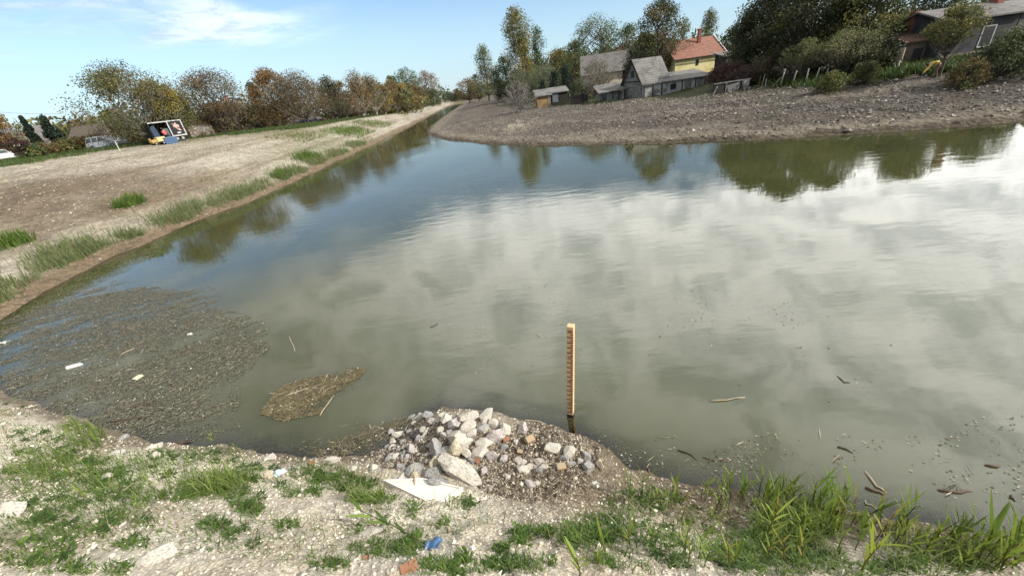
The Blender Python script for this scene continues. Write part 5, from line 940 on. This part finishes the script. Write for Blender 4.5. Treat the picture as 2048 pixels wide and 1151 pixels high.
x_, y_ = Zq(400,335); brick(x_, y_, 18, 16, M_BRT, 'broken tan brick at the back of the right mound', .5, 2)
x_, y_ = Zq(270,490); brick(x_, y_, 11, 9, M_BRT, 'small tan brick chip on the mossy slope', -.3, 3)
x_, y_ = Zp(855,700); brick(x_, y_, 14, 10, M_BRO, 'orange tile shard right of the long boulder', -.8, 4)
x_, y_ = Zp(1225,435); brick(x_, y_, 13, 10, M_BRO, 'orange brick bit below the upright pale rock', .3, 5)
for i, (x_, y_, w_, h_, lb) in enumerate([(623,925,11,7,'small orange tile chip on the grass left of the heap'),(731,1114,9,8,'tiny orange brick chip in the sand'),(818,1136,34,10,'flat orange brick piece at the bottom edge')]): brick(x_, y_, w_, h_, M_BRO, lb, .2*i, 6+i)

for i in range(70):
    k = rng.uniform(); cx, cy, rx, ry = [(835,880,62,48),(960,905,70,50),(1085,905,90,40),(800,915,45,25)][0 if k < .4 else 1 if k < .65 else 2 if k < .85 else 3]
    a_ = rng.uniform(0, 6.28); q_ = math.sqrt(rng.uniform()); w_ = rng.uniform(7, 17)
    rock(cx+rx*q_*math.cos(a_), cy+ry*q_*math.sin(a_), w_, w_*rng.uniform(.6,.95), [M_STN,M_STG,M_STW,M_STP,M_STG][i%5], 'small broken stone among the rubble between the bigger rocks', 400+i, rng.uniform(-.6,.6), 'small rubble stones in the heap', 'rubble_stone', 1.0, 'stone', .3)
# white tray half buried in front of the heap
def tray():
    A_ = G1(768,968,.03); B_ = G1(846,961,.03); C_ = G1(927,982,.05); D_ = G1(870,1001,.05)
    cen = (A_+B_+C_+D_)/4; root = empty('white_tray', cen, 0, 'white foam tray half buried in sand in front of the rock heap', 'tray')
    up = Vector((0,.25,1)).normalized(); q = [p-cen for p in (A_,B_,C_,D_)]; q = [p-up*((p.dot(up))-(.01)) for p in q]
    MB().add([p for p in q]+[p-up*.09 for p in q], [(3,2,1,0),(4,5,6,7),(0,1,5,4),(1,2,6,5),(2,3,7,6),(3,0,4,7)]).build('base', mat('foam_white', (.60,.58,.53), .7, .08, 5, stain=(.6,.56,.48), stain_s=3), root, bevel=.008)
    rm = mat('foam_rim', (.66,.645,.6), .7, .06, 5)
    for i in range(4):
        a_, b_ = q[i], q[(i+1)%4]; inn = lambda p: p*.92
        MB().add([a_+up*.002,b_+up*.002,inn(b_)+up*.002,inn(a_)+up*.002,a_+up*.022,b_+up*.022,inn(b_)+up*.018,inn(a_)+up*.018], [(3,2,1,0),(4,5,6,7),(0,1,5,4),(1,2,6,5),(2,3,7,6),(3,0,4,7)]).build('rim', rm, root)
tray()
def scrap(px, py, wpx, mt, label, name, seed, flat=.35, group=None, cat='litter'):
    g = G1(px, py); s = scale_at(g); r_ = wpx/s/2; rg = np.random.default_rng(seed); bm = bmesh.new(); bmesh.ops.create_grid(bm, x_segments=7, y_segments=6, size=1)
    for v in bm.verts:
        x, y = v.co.x, v.co.y; v.co = Vector((x*(1+.25*math.sin(y*3+seed)), y*.6*(1+.3*math.sin(x*2.5+seed)), flat*(.6*math.sin(x*4+seed)*math.cos(y*3.1)+.5*rg.uniform(-.4,.6)+.5)))*r_
    me = bpy.data.meshes.new(name); bm.to_mesh(me); bm.free(); me.materials.append(mt); me.polygons.foreach_set('use_smooth', np.full(len(me.polygons), True)); o = bpy.data.objects.new(name, me); col.objects.link(o)
    so_ = o.modifiers.new('thick','SOLIDIFY'); so_.thickness = .004; o.location = g+Vector((0,0,.008)); o.rotation_euler = (0,0,rg.uniform(-.6,.6)); return tag(o, label, cat, group)
M_BLU = mat('blue_film', (.05,.11,.22), .45, .2, 20); M_LBL = mat('light_blue_film', (.5,.66,.78), .5, .12, 20); M_WPL = mat('white_plastic', (.52,.52,.50), .45, .06, 10)
scrap(867,1092,32,M_BLU,'crumpled blue plastic scrap in the sandy foreground','plastic_scrap',1,.6); scrap(560,946,24,M_LBL,'light blue plastic scrap on the gravel left of the heap','plastic_scrap',2)
scrap(1189,966,12,M_WPL,'white curved plastic shard at the right waterside','plastic_scrap',3); scrap(1262,968,9,M_WPL,'white plastic bit standing in the waterside grass','plastic_scrap',4,1.2); scrap(8,686,14,M_WPL,'white scrap at the left edge of the floating mat','plastic_scrap',5)
# floating litter
def float_at(px, py): p = W0(px, py); return Vector(p)
p = float_at(150,733); s = scale_at(p); bt = empty('floating_bottle', p+Vector((0,0,.02)), .35, 'white plastic bottle floating on the left weed mat', 'bottle')
MB().tube([(-.15,0,0),(-.13,0,0),(.05,0,0),(.1,0,0),(.125,0,0)],.055,.05,10).build('bottle_body', M_WPL, bt, smooth=True); MB().tube([(.126,0,0),(.16,0,0)],.022,.022,8).build('cap', M_LBL, bt)
p = float_at(275,757); me = rock_mesh(77, 16); me.materials.append(mat('cream_foam',(.5,.46,.33),.8,.15,8)); o = bpy.data.objects.new('foam_lump', me); col.objects.link(o); o.location = p+Vector((0,0,.02)); o.scale = (.13,.1,.05); tag(o,'cream foam lump floating in the middle of the left weed mat','foam lump')
scrap(380,668,12,M_WPL,'thin white strip floating in the upper part of the weed mat','plastic_strip',8,.1); scrap(197,519,10,M_WPL,'white speck of litter at the left waterline','plastic_scrap',9,.2)

# ------------------------------------------------------------------ floating weed and debris
def inpoly(x, y, poly):
    c = np.zeros(x.shape, bool); j_ = len(poly)-1
    for i in range(len(poly)):
        xi, yi = poly[i]; xj, yj = poly[j_]; k = ((yi > y) != (yj > y)) & (x < (xj-xi)*(y-yi)/(yj-yi+1e-12)+xi); c ^= k; j_ = i
    return c
def weed_mat(label, pix, n, seed, thr, cols, fl=.045, stick=.10, edge=.35):
    wp = W0(np.array([p[0] for p in pix], float), np.array([p[1] for p in pix], float))[:, :2]; rg = np.random.default_rng(seed)
    lo, hi = wp.min(0)-.3, wp.max(0)+.3; q = rg.uniform(lo, hi, (n*3, 2)); wob = edge*np.stack([fbm(q[:, 0]*.9, q[:, 1]*.9, seed, 4), fbm(q[:, 0]*.9+40, q[:, 1]*.9, seed+3, 4)], -1)
    ok = inpoly(*(q+wob).T, wp); q = q[ok]; th = math.radians(20); u_ = q[:, 0]*math.cos(th)+q[:, 1]*math.sin(th); v_ = -q[:, 0]*math.sin(th)+q[:, 1]*math.cos(th)
    dn_ = fbm(u_*.8, v_*2.2, seed+9, 5, .65); ed = np.full(len(q), 9.)
    for (ax, ay), (bx, by) in zip(wp, np.roll(wp, -1, axis=0)):
        tt_ = np.clip(((q[:, 0]-ax)*(bx-ax)+(q[:, 1]-ay)*(by-ay))/((bx-ax)**2+(by-ay)**2+1e-9), 0, 1); ed = np.minimum(ed, np.hypot(q[:, 0]-ax-tt_*(bx-ax), q[:, 1]-ay-tt_*(by-ay)))
    q = q[dn_ > thr+.30*np.exp(-ed/(edge*1.6))+rg.normal(size=len(q))*.15][:n]; q = q[terrain(q[:, 0], q[:, 1], False) < .02]; m = len(q)
    long_ = rg.uniform(size=m) < stick*.5; a = np.where(rg.uniform(size=m) < .45, rg.normal(size=m)*.5+th, rg.uniform(0, 3.14, m)); l_ = np.where(long_, rg.uniform(.06, .24, m), fl*rg.uniform(.45, 1.2, m)); w_ = np.where(long_, rg.uniform(.005, .014, m), fl*rg.uniform(.35, 1.0, m))
    d = np.stack([np.cos(a), np.sin(a), 0*a], -1); e_ = np.stack([-np.sin(a), np.cos(a), rg.normal(size=m)*.05], -1); z = np.where(long_, rg.uniform(.010, .03, m), rg.uniform(.003, .012, m)); c = np.c_[q, z]
    V = np.stack([c-d*l_[:, None]/2, c+e_*w_[:, None]/2-d*l_[:, None]*.15, c+d*l_[:, None]/2, c-e_*w_[:, None]/2+d*l_[:, None]*.1], 1).reshape(-1, 3); pc = np.array(cols)
    ci = pc[rg.integers(0, len(pc), m)]*rg.uniform(.7, 1.3, m)[:, None]; li = np.array([(.26,.215,.14),(.04,.032,.025),(.11,.08,.055),(.03,.025,.02),(.36,.32,.24)]); ci = np.where(long_[:, None], li[rg.integers(0, 5, m)], ci); wsp = rg.uniform(size=m) < .006; ci = np.where(wsp[:, None], (.6,.58,.5), ci)
    return tag(mesh_np('floating_weed', V, np.arange(4*m).reshape(-1, 4), M_FLO, C=np.repeat(ci, 4, axis=0)), label, 'floating weed', kind='stuff')
M_FLO = mat('floating_debris', attr=True, rough=.75, var=.2, vscale=10)
WC = [(.115,.115,.078),(.095,.095,.062),(.135,.13,.09),(.075,.066,.045),(.04,.034,.025),(.16,.15,.105)]
weed_mat('broad floating mat of grey green weed and twigs on the left of the pond', [(-60,700),(0,648),(60,618),(130,590),(230,560),(300,574),(400,570),(442,590),(432,622),(482,626),(532,655),(542,690),(500,730),(470,762),(478,800),(440,848),(462,872),(380,890),(250,885),(150,858),(60,826),(20,800),(-60,800)], 105000, 51, -.14, WC, .042, .09)
weed_mat('small leaf shaped island of floating weed left of the rock heap', [(518,832),(560,775),(620,750),(690,738),(727,742),(690,780),(640,827),(570,845)], 11000, 52, -.3, [(.115,.095,.045),(.09,.075,.036),(.135,.11,.055),(.06,.048,.028)], .04, .05, .15)
weed_mat('brown weed film in the shallows between the heap and the left shore', [(560,905),(650,868),(700,845),(790,828),(850,830),(800,880),(750,912),(660,918)], 4200, 53, .0, [(.10,.088,.05),(.08,.07,.04),(.12,.105,.065)], .035, .08, .2)
weed_mat('scattered specks and twigs on the water at the right foreground', [(1150,890),(1300,860),(1500,850),(1700,860),(2048,820),(2100,1090),(1800,1060),(1500,990),(1300,945)], 2600, 54, .12, WC+[(.3,.27,.2)], .035, .12, .3)
weed_mat('sparse drifting specks in the open middle of the pond', [(480,560),(900,520),(1500,560),(1900,640),(2040,800),(1500,850),(1150,840),(900,830),(720,800),(560,700)], 900, 55, .22, WC+[(.35,.32,.25)], .04, .25, .3)
weed_mat('thin weed film along the foot of the left shore grass', [(0,640),(120,575),(230,520),(330,480),(350,490),(250,545),(160,585),(40,640)], 5000, 56, .0, [(.11,.11,.05),(.09,.09,.045)], .05, .06, .2)
weed_mat('patch of broken sticks and specks at the right edge of the water', [(1840,960),(1930,925),(2060,915),(2060,1010),(1900,1000)], 1500, 57, -.05, WC+[(.12,.08,.06),(.3,.25,.2)], .035, .22, .2)
M_STK = mat('dry_stick', (.30,.25,.18), .85, .3, 12); M_STD = mat('dark_wet_stick', (.06,.04,.032), .7, .3, 12); M_STR = mat('reddish_stick', (.10,.062,.05), .75, .3, 12)
for i, (x0,y0,x1,y1,mt,wd,lb) in enumerate([(1418,802,1490,794,M_STK,.012,'pale crooked stick floating right of the gauge post'),(1730,942,1772,985,M_STK,.016,'long bark brown stick floating at an angle near the reeds'),(1731,975,1770,990,M_STR,.02,'reddish stick floating below the long slanting one'),(1876,980,1945,981,M_STR,.016,'straight reddish stick near the right edge'),(1676,894,1706,906,M_STD,.014,'short dark stick in the debris on the right'),(1355,900,1394,920,M_STD,.013,'thin dark stick floating left of the right debris'),(1405,914,1455,920,M_STR,.009,'thin curved twig floating in the right foreground'),(1054,841,1092,848,M_STK,.014,'pale stick floating between the heap and the gauge'),(1675,752,1700,765,M_STR,.010,'little reddish twig far out on the right'),(578,672,590,702,M_STK,.010,'bent pale stem floating right of the weed mat'),(240,710,270,696,M_STK,.014,'pale slat floating in the middle of the weed mat'),(570,792,622,774,M_STK,.015,'straw coloured stick lying across the small weed island'),(640,830,668,790,M_STK,.012,'curved pale reed on the right of the small weed island'),(215,845,315,830,M_STD,.022,'long dark branch in the lower weed mat'),(260,815,300,800,M_STD,.024,'dark knotty branch piece above the long dark branch'),(345,884,390,882,M_STD,.02,'dark stick with pale end by the near left shore'),(1730,1000,1752,1016,M_STK,.008,'thin pale stem bent over the water near the reeds'),(1292,935,1297,958,M_STR,.015,'brown curved bark piece at the waterside right of the rock pair'),(860,655,875,645,M_STD,.008,'little twig far out left of the middle'),(1970,930,2000,932,M_STR,.015,'brown stick in the debris at the right edge'),(2023,990,2030,1002,M_STD,.014,'short dark stick near the right edge')]):
    a_, b_ = float_at(x0,y0), float_at(x1,y1); m_ = (a_+b_)/2+Vector((rng.normal()*.04, rng.normal()*.04, .012)); r_ = wd
    o = MB().tube([tuple(a_), tuple((a_+m_)/2+Vector((0,0,.008))), tuple(m_), tuple((b_+m_)/2+Vector((.01,.01,.006))), tuple(b_)], r_, r_*.6, 6).build('floating_stick', mt, None, smooth=True); tag(o, lb, 'stick', 'sticks floating on the pond')
for i, (x0,y0,x1,y1,lb) in enumerate([(830,985,822,900,'thin dry stem leaning on the left of the heap'),(930,1036,948,1025,'short pale stick on the brown slope'),(905,985,955,1000,'crooked root curling out beside the white tray'),(1015,900,1030,893,'thin dry twig on the heap'),(240,985,282,965,'bent dry stem over the left weeds')]):
    a_, b_ = G1(x0,y0,.01), G1(x1,y1,.03); m_ = (a_+b_)/2+Vector((.03,.02,.05)); o = MB().tube([tuple(a_), tuple(m_), tuple(b_)], .012, .006, 6).build('dry_stick', M_STK, None, smooth=True); tag(o, lb, 'stick', 'dry sticks on the near bank')

# ------------------------------------------------------------------ the water gauge
def gauge():
    b0 = Vector(W0(1141,829)); dist = math.hypot(b0.x, b0.y); top = P(1141.5,650,dist+.02); hh = (top-b0).length
    root = empty('water_gauge', b0, math.radians(-24), 'square wooden water gauge post with black scale marks standing in the pond', 'gauge post')
    root.rotation_euler = ((top-b0).normalized().to_track_quat('Z','Y').to_matrix()@Matrix.Rotation(0,3,'Z')).to_euler(); _q = Vector((0,0,1)).rotation_difference((top-b0).normalized()); root.rotation_euler = (_q.to_matrix()@Matrix.Rotation(math.radians(-24),3,'Z')).to_euler()
    w_ = .1; MB().box(-w_/2,w_/2,-w_/2,w_/2,-1.2,hh).build('post', mat('new_pine_wood', (.56,.37,.21), .7, .16, 5, wave=('X', 9, .12, 2.5)), root, bevel=.004)
    MB().box(-w_/2-.0015,w_/2+.0015,-w_/2-.0015,w_/2+.0015,-.6,.055).build('wet_foot', mat('wet_wood', (.018,.015,.012), .35, .2), root)
    ink = mat('black_ink', (.015,.012,.012), .6, .2)
    y_ = -w_/2; top_v = 3.12
    m5 = MB(); labels = []
    step = (hh-.06)/37.0*1.0                       # a 5 cm mark
    for k in range(1, 37):
        z = hh-.09-step*k
        if z < .08: break
        if (k-1) % 10 == 0 and False: continue
        if k % 10 in (0,): continue
        m = MB(); lw = w_*.98 if k % 2 == 0 else w_*.42
        m.box(w_/2-lw, w_/2-.001, y_-.0025, y_-.0008, z-.008, z+.008); m.build('scale_mark', ink, root)
    def text(body, z):
        cu = bpy.data.curves.new('number', 'FONT'); cu.body = body; cu.size = .066; cu.align_x = 'CENTER'; cu.extrude = .0008; o = bpy.data.objects.new('number', cu); col.objects.link(o)
        dg = bpy.context.evaluated_depsgraph_get(); me = bpy.data.meshes.new_from_object(o.evaluated_get(dg)); bpy.data.objects.remove(o); me.materials.clear(); me.materials.append(ink)
        n = bpy.data.objects.new('number', me); col.objects.link(n); n.parent = root; n.location = (-.002, y_-.0016, z); n.rotation_euler = (math.pi/2, 0, 0); n.scale = (.78, 1.15, 1)
    text('300', hh-.105); text('250', hh-.115-step*10); text('200', hh-.115-step*20); text('150', hh-.115-step*30)
gauge()

# ------------------------------------------------------------------ plants of the near bank
def leaf_strip(V, F, C, b, d, up, ln, wd, droop, colr, seg=4, rg=None):
    """one blade from b along d, arching over; appended to the lists"""
    side = np.cross(d, [0,0,1.0]); side /= np.linalg.norm(side)+1e-9; n0 = len(V)
    for i in range(seg+1):
        t_ = i/seg; c = b+d*ln*t_*(1-.25*droop*t_)+np.array([0,0,1])*(up*ln*t_-droop*ln*t_*t_); w_ = wd*(np.interp(t_, [0,.25,.7,1], [.5,1,.7,.06]))
        V += [c-side*w_/2, c+side*w_/2]; C += [colr]*2
        if i: k = n0+2*i; F.append((k-2, k-1, k+1, k))
def reed_meshes(seed, h, nl, tint):
    rg = np.random.default_rng(seed); pts = np.array([[.05*h*math.sin(t_*2+seed)*t_, .05*h*math.cos(t_*1.7+seed)*t_, h*.75*t_] for t_ in np.linspace(0,1,5)]); Vs, Fs = tubes([(pts, np.linspace(.008,.004,5))], 5); V = []; F = []; C = []
    for k in range(nl):
        t_ = .3+.7*k/(nl-1); b = np.array([np.interp(t_, np.linspace(0,1,5), pts[:, j]) for j in range(3)]); a = (k % 2)*np.pi+seed+rg.normal()*.5; d = np.array([math.cos(a), math.sin(a), 0]); cl = np.array(tint)*rg.uniform(.75,1.3)
        leaf_strip(V, F, C, b, d*.55, rg.uniform(1.0,1.5), h*rg.uniform(.32,.55), .026*rg.uniform(.8,1.3), rg.uniform(.1,.6), cl)
    me1 = mesh_np('stem', Vs, Fs, GRASS, C=np.tile(np.array(tint)*np.array([.75,.6,.8]), (len(Vs),1)), smooth=True); me2 = mesh_np('foliage', np.array(V), np.array(F), GRASS, C=np.array(C), smooth=True)
    return me1, me2
def reed_proto(seed, h, nl, tint, label, group):
    root = empty('reed_shoot', (0,0,0), 0, label, 'reed', group)
    for o in reed_meshes(seed, h, nl, tint): o.parent = root
    return root
def dup(root, loc, rz, sc_=1, label=None):
    r = root.copy(); col.objects.link(r); r.location = loc; r.rotation_euler = (random.uniform(-.12,.12), random.uniform(-.12,.22), rz); r.scale = (sc_,)*3
    if label: r['label'] = label
    for ch in list(root.children): c = ch.copy(); col.objects.link(c); c.parent = r
    return r
RG1 = (.16,.215,.035); RG2 = (.12,.18,.03); RG3 = (.20,.235,.05); RG4 = (.24,.22,.05)
RL = 'bright green young reed among many along the right waterside'; RGp = 'young reeds along the right waterside'
protos = [reed_proto(i+1, h_, nl, tn, RL, RGp) for i, (h_, nl, tn) in enumerate([(.55,5,RG1),(.7,6,RG2),(.45,5,RG3),(.6,6,RG1),(.8,7,RG2),(.5,4,RG4),(.38,5,RG1)])]
used = set()
def plant(polys, n, seed, smin, smax):
    p = ground_pts(polys, n, seed)
    for i, q in enumerate(p):
        k = int(rng.integers(0, len(protos))); o = protos[k]; s_ = rng.uniform(smin, smax)
        if k not in used:
            used.add(k); o.location = q; o.scale = (s_,)*3; o.rotation_euler = (0,.1,rng.uniform(0,6.28))
        else: dup(o, q, rng.uniform(0, 6.28), s_)
plant([(1590,1040,80,40,.34),(1680,1040,50,35,.14),(1750,1060,60,30,.14),(1840,1085,60,30,.14),(1960,1110,90,40,.24),(2030,1090,30,40,.08)], 105, 61, .55, .95)
plant([(1450,1005,60,30,.3),(1380,1020,60,30,.2),(1330,1000,40,20,.1),(1500,1000,50,25,.3),(1270,985,20,12,.06)], 34, 62, .5, .85)
plant([(1430,1110,140,40,.4),(1250,1100,100,50,.2),(1650,1120,120,30,.4)], 24, 63, .5, .8)
LT = 'stray green reed on the left part of the near bank'; 
for (x_, y_, s_) in [(110,905,.6),(145,955,.55),(50,990,.55),(215,880,.7),(170,870,.7),(205,895,.6),(235,985,.5),(185,1000,.45),(300,1005,.4),(340,960,.4),(20,880,.5),(430,885,.5),(475,895,.5),(305,1025,.4)]:
    o = dup(protos[int(rng.integers(0,7))], G1(x_,y_), rng.uniform(0,6.28), s_, LT); o['group'] = 'stray reeds on the left near bank'
# the long flopped reed in the foreground
root = empty('long_reed', G1(850,1086), 0, 'single long reed leaning left over the sand with broad leaves near the blue scrap', 'reed')
a_ = G1(852,1088,.02)-root.location; b_ = G1(720,1020,.32)-root.location; c_ = (a_+b_)/2+Vector((0,0,.05)); V, F = tubes([(np.array([a_[:], c_[:], b_[:]]), np.array([.006,.005,.003]))], 5)
mesh_np('stem', V, F, GRASS, root, C=np.tile((.07,.09,.03), (len(V),1)), smooth=True)
V = []; F = []; C = []
dl_ = np.array((b_-a_).normalized()); 
for t_, sg, ln, cl in [(.97,1,.3,(.10,.16,.03)),(.8,-1,.34,(.2,.27,.06)),(.55,1,.3,(.08,.13,.03)),(.62,-1,.26,(.14,.2,.05)),(.3,1,.22,(.08,.12,.03))]:
    d = dl_*.9+np.array([0,sg*.35,.1]); d /= np.linalg.norm(d); leaf_strip(V, F, C, np.array(a_)+(np.array(b_)-np.array(a_))*t_, d, .1, ln, .035, .25, np.array(cl))
mesh_np('foliage', np.array(V), np.array(F), GRASS, root, C=np.array(C), smooth=True)
# bright yellow green broad reed leaves in the right foreground
def big_reed(px, py, h, tint, label, seed, nl=7):
    o = reed_proto(seed, h, nl, tint, label, 'tall reeds in the foreground'); o.location = G1(px, py); return o
big_reed(1530,1085,.62,(.24,.30,.06),'tall pale green reed with drooping leaves left of the dense clump',31); big_reed(1722,1140,.6,(.25,.30,.04),'yellow green reed with one broad slanting leaf at the bottom edge',32,6); big_reed(1735,1100,.55,(.22,.25,.045),'yellow tinged reed leaning right above the bottom edge',33,5); big_reed(1160,1150,.4,(.2,.26,.06),'pale green reed at the bottom edge left of the dark weeds',34,5); big_reed(1985,1140,.75,(.16,.215,.035),'tall reed at the lower right corner, left of another',35); big_reed(2030,1130,.8,(.13,.19,.03),'tallest reed at the lower right corner',36)
# low weeds: leafy rosettes
def weed_mesh(seed, r_, nl, tint):
    rg = np.random.default_rng(seed); V = []; F = []; C = []
    for k in range(nl):
        a = rg.uniform(0, 6.28); q = rg.uniform(0,.75)*r_; b = np.array([math.cos(a)*q, math.sin(a)*q, r_*rg.uniform(.05,.45)*(1-q/r_)]); a2 = a+rg.normal()*.9; d = np.array([math.cos(a2), math.sin(a2), 0]); leaf_strip(V, F, C, b, d, rg.uniform(-.1,.9), r_*rg.uniform(.3,.55), r_*rg.uniform(.14,.26), rg.uniform(.1,.5), np.array(tint)*rg.uniform(.6,1.35), 2)
    return V, F, C
WT = [(.075,.135,.025),(.055,.10,.022),(.10,.165,.035),(.065,.11,.03)]
wp = []
for i in range(8):
    V, F, C = weed_mesh(400+i, .15, 46, WT[i % 4]); o = mesh_np('weed_clump', np.array(V), np.array(F), GRASS, C=np.array(C)); tag(o, 'low leafy green weed clump on the near bank', 'weed', 'low weed clumps on the near bank'); wp.append(o)
PT = [(30,830,35,30,3),(60,880,50,20,4),(150,880,50,30,5),(180,905,60,18,4),(60,960,70,28,8),(150,950,110,38,16),(250,935,80,22,10),(90,1020,80,26,9),(220,990,100,26,12),(330,915,70,12,5),(430,980,70,20,9),(360,992,50,12,4),(490,955,45,12,5),(240,1032,40,12,3),(290,1045,22,8,2),(160,1062,50,12,3),(420,1052,20,10,2),(446,1052,18,10,2),(490,1005,32,18,5),(505,1018,22,15,4),(640,948,55,16,9),(690,965,60,14,8),(740,998,48,10,7),(600,985,36,12,4),(430,912,55,16,7),(255,1088,24,8,2),(80,1120,70,24,4),(165,1140,32,8,2),(235,1140,22,10,2),(560,1052,10,6,1),(770,1098,55,14,6),(820,1098,22,12,3),(920,1005,26,12,3),(1040,1075,18,14,4),(1075,1065,36,8,4),(1000,1098,16,8,2),(1200,1058,70,28,16),(1165,1078,50,16,8),(1265,1012,55,26,7),(1320,1000,36,20,6),(910,1132,90,16,8),(1050,1130,55,14,5),(660,1130,36,12,3),(1560,1118,120,30,26),(1490,1095,60,26,9),(1740,1140,80,16,5),(1380,1060,90,40,8),(1900,1130,100,20,7),(860,1040,120,30,6),(330,1060,220,40,10),(120,990,140,70,22),(320,950,140,45,18),(560,950,130,25,10),(100,900,90,50,14),(640,1080,200,40,8),(60,1090,70,40,7),(1300,1110,120,35,10)]
first = set()
for j, (cx, cy, rx, ry, n_) in enumerate(PT):
    p = ground_pts([(cx, cy, rx, ry, 1.0)], n_, 500+j)
    for q in p:
        k = int(rng.integers(0, 8)); o = wp[k]
        if k in first: o = o.copy(); col.objects.link(o)
        first.add(k); o.location = q+np.array([0,0,-.01]); o.rotation_euler = (0,0,rng.uniform(0,6.28)); s_ = rng.uniform(.35,1.0); o.scale = (s_, s_, s_*rng.uniform(.5,.95))
p = ground_pts([(cx, cy, rx*1.15, ry*1.2, n_/420) for cx, cy, rx, ry, n_ in PT], 19000, 65)
blades('bank_grass','short green grass and ground cover between the weeds of the near bank',p[:,0],p[:,1],.02,.10,.009,[(.10,.165,.035),(.075,.13,.028),(.15,.20,.055)],66,.8)
p = ground_pts([(430,975,60,16,.14),(470,960,40,10,.08),(170,870,45,32,.10),(90,930,70,34,.10),(300,960,150,40,.10),(740,998,40,8,.05),(1590,1050,90,40,.3),(1900,1110,150,30,.12)], 2600, 67)
blades('bank_grass','longer grass blades in clumps on the near bank',p[:,0],p[:,1],.08,.30,.011,[(.15,.21,.045),(.20,.25,.07),(.12,.18,.04)],68,.7)
# dry stems and crumbs
p = ground_pts([(700,1060,500,60,.4),(1150,980,150,50,.35),(1350,1040,120,50,.25)], 900, 69); blades('dry_stems','short dry stems and straw lying on the near bank soil',p[:,0],p[:,1],.02,.12,.006,[(.28,.23,.14),(.16,.12,.08),(.38,.33,.22)],70,2.5,'straw')
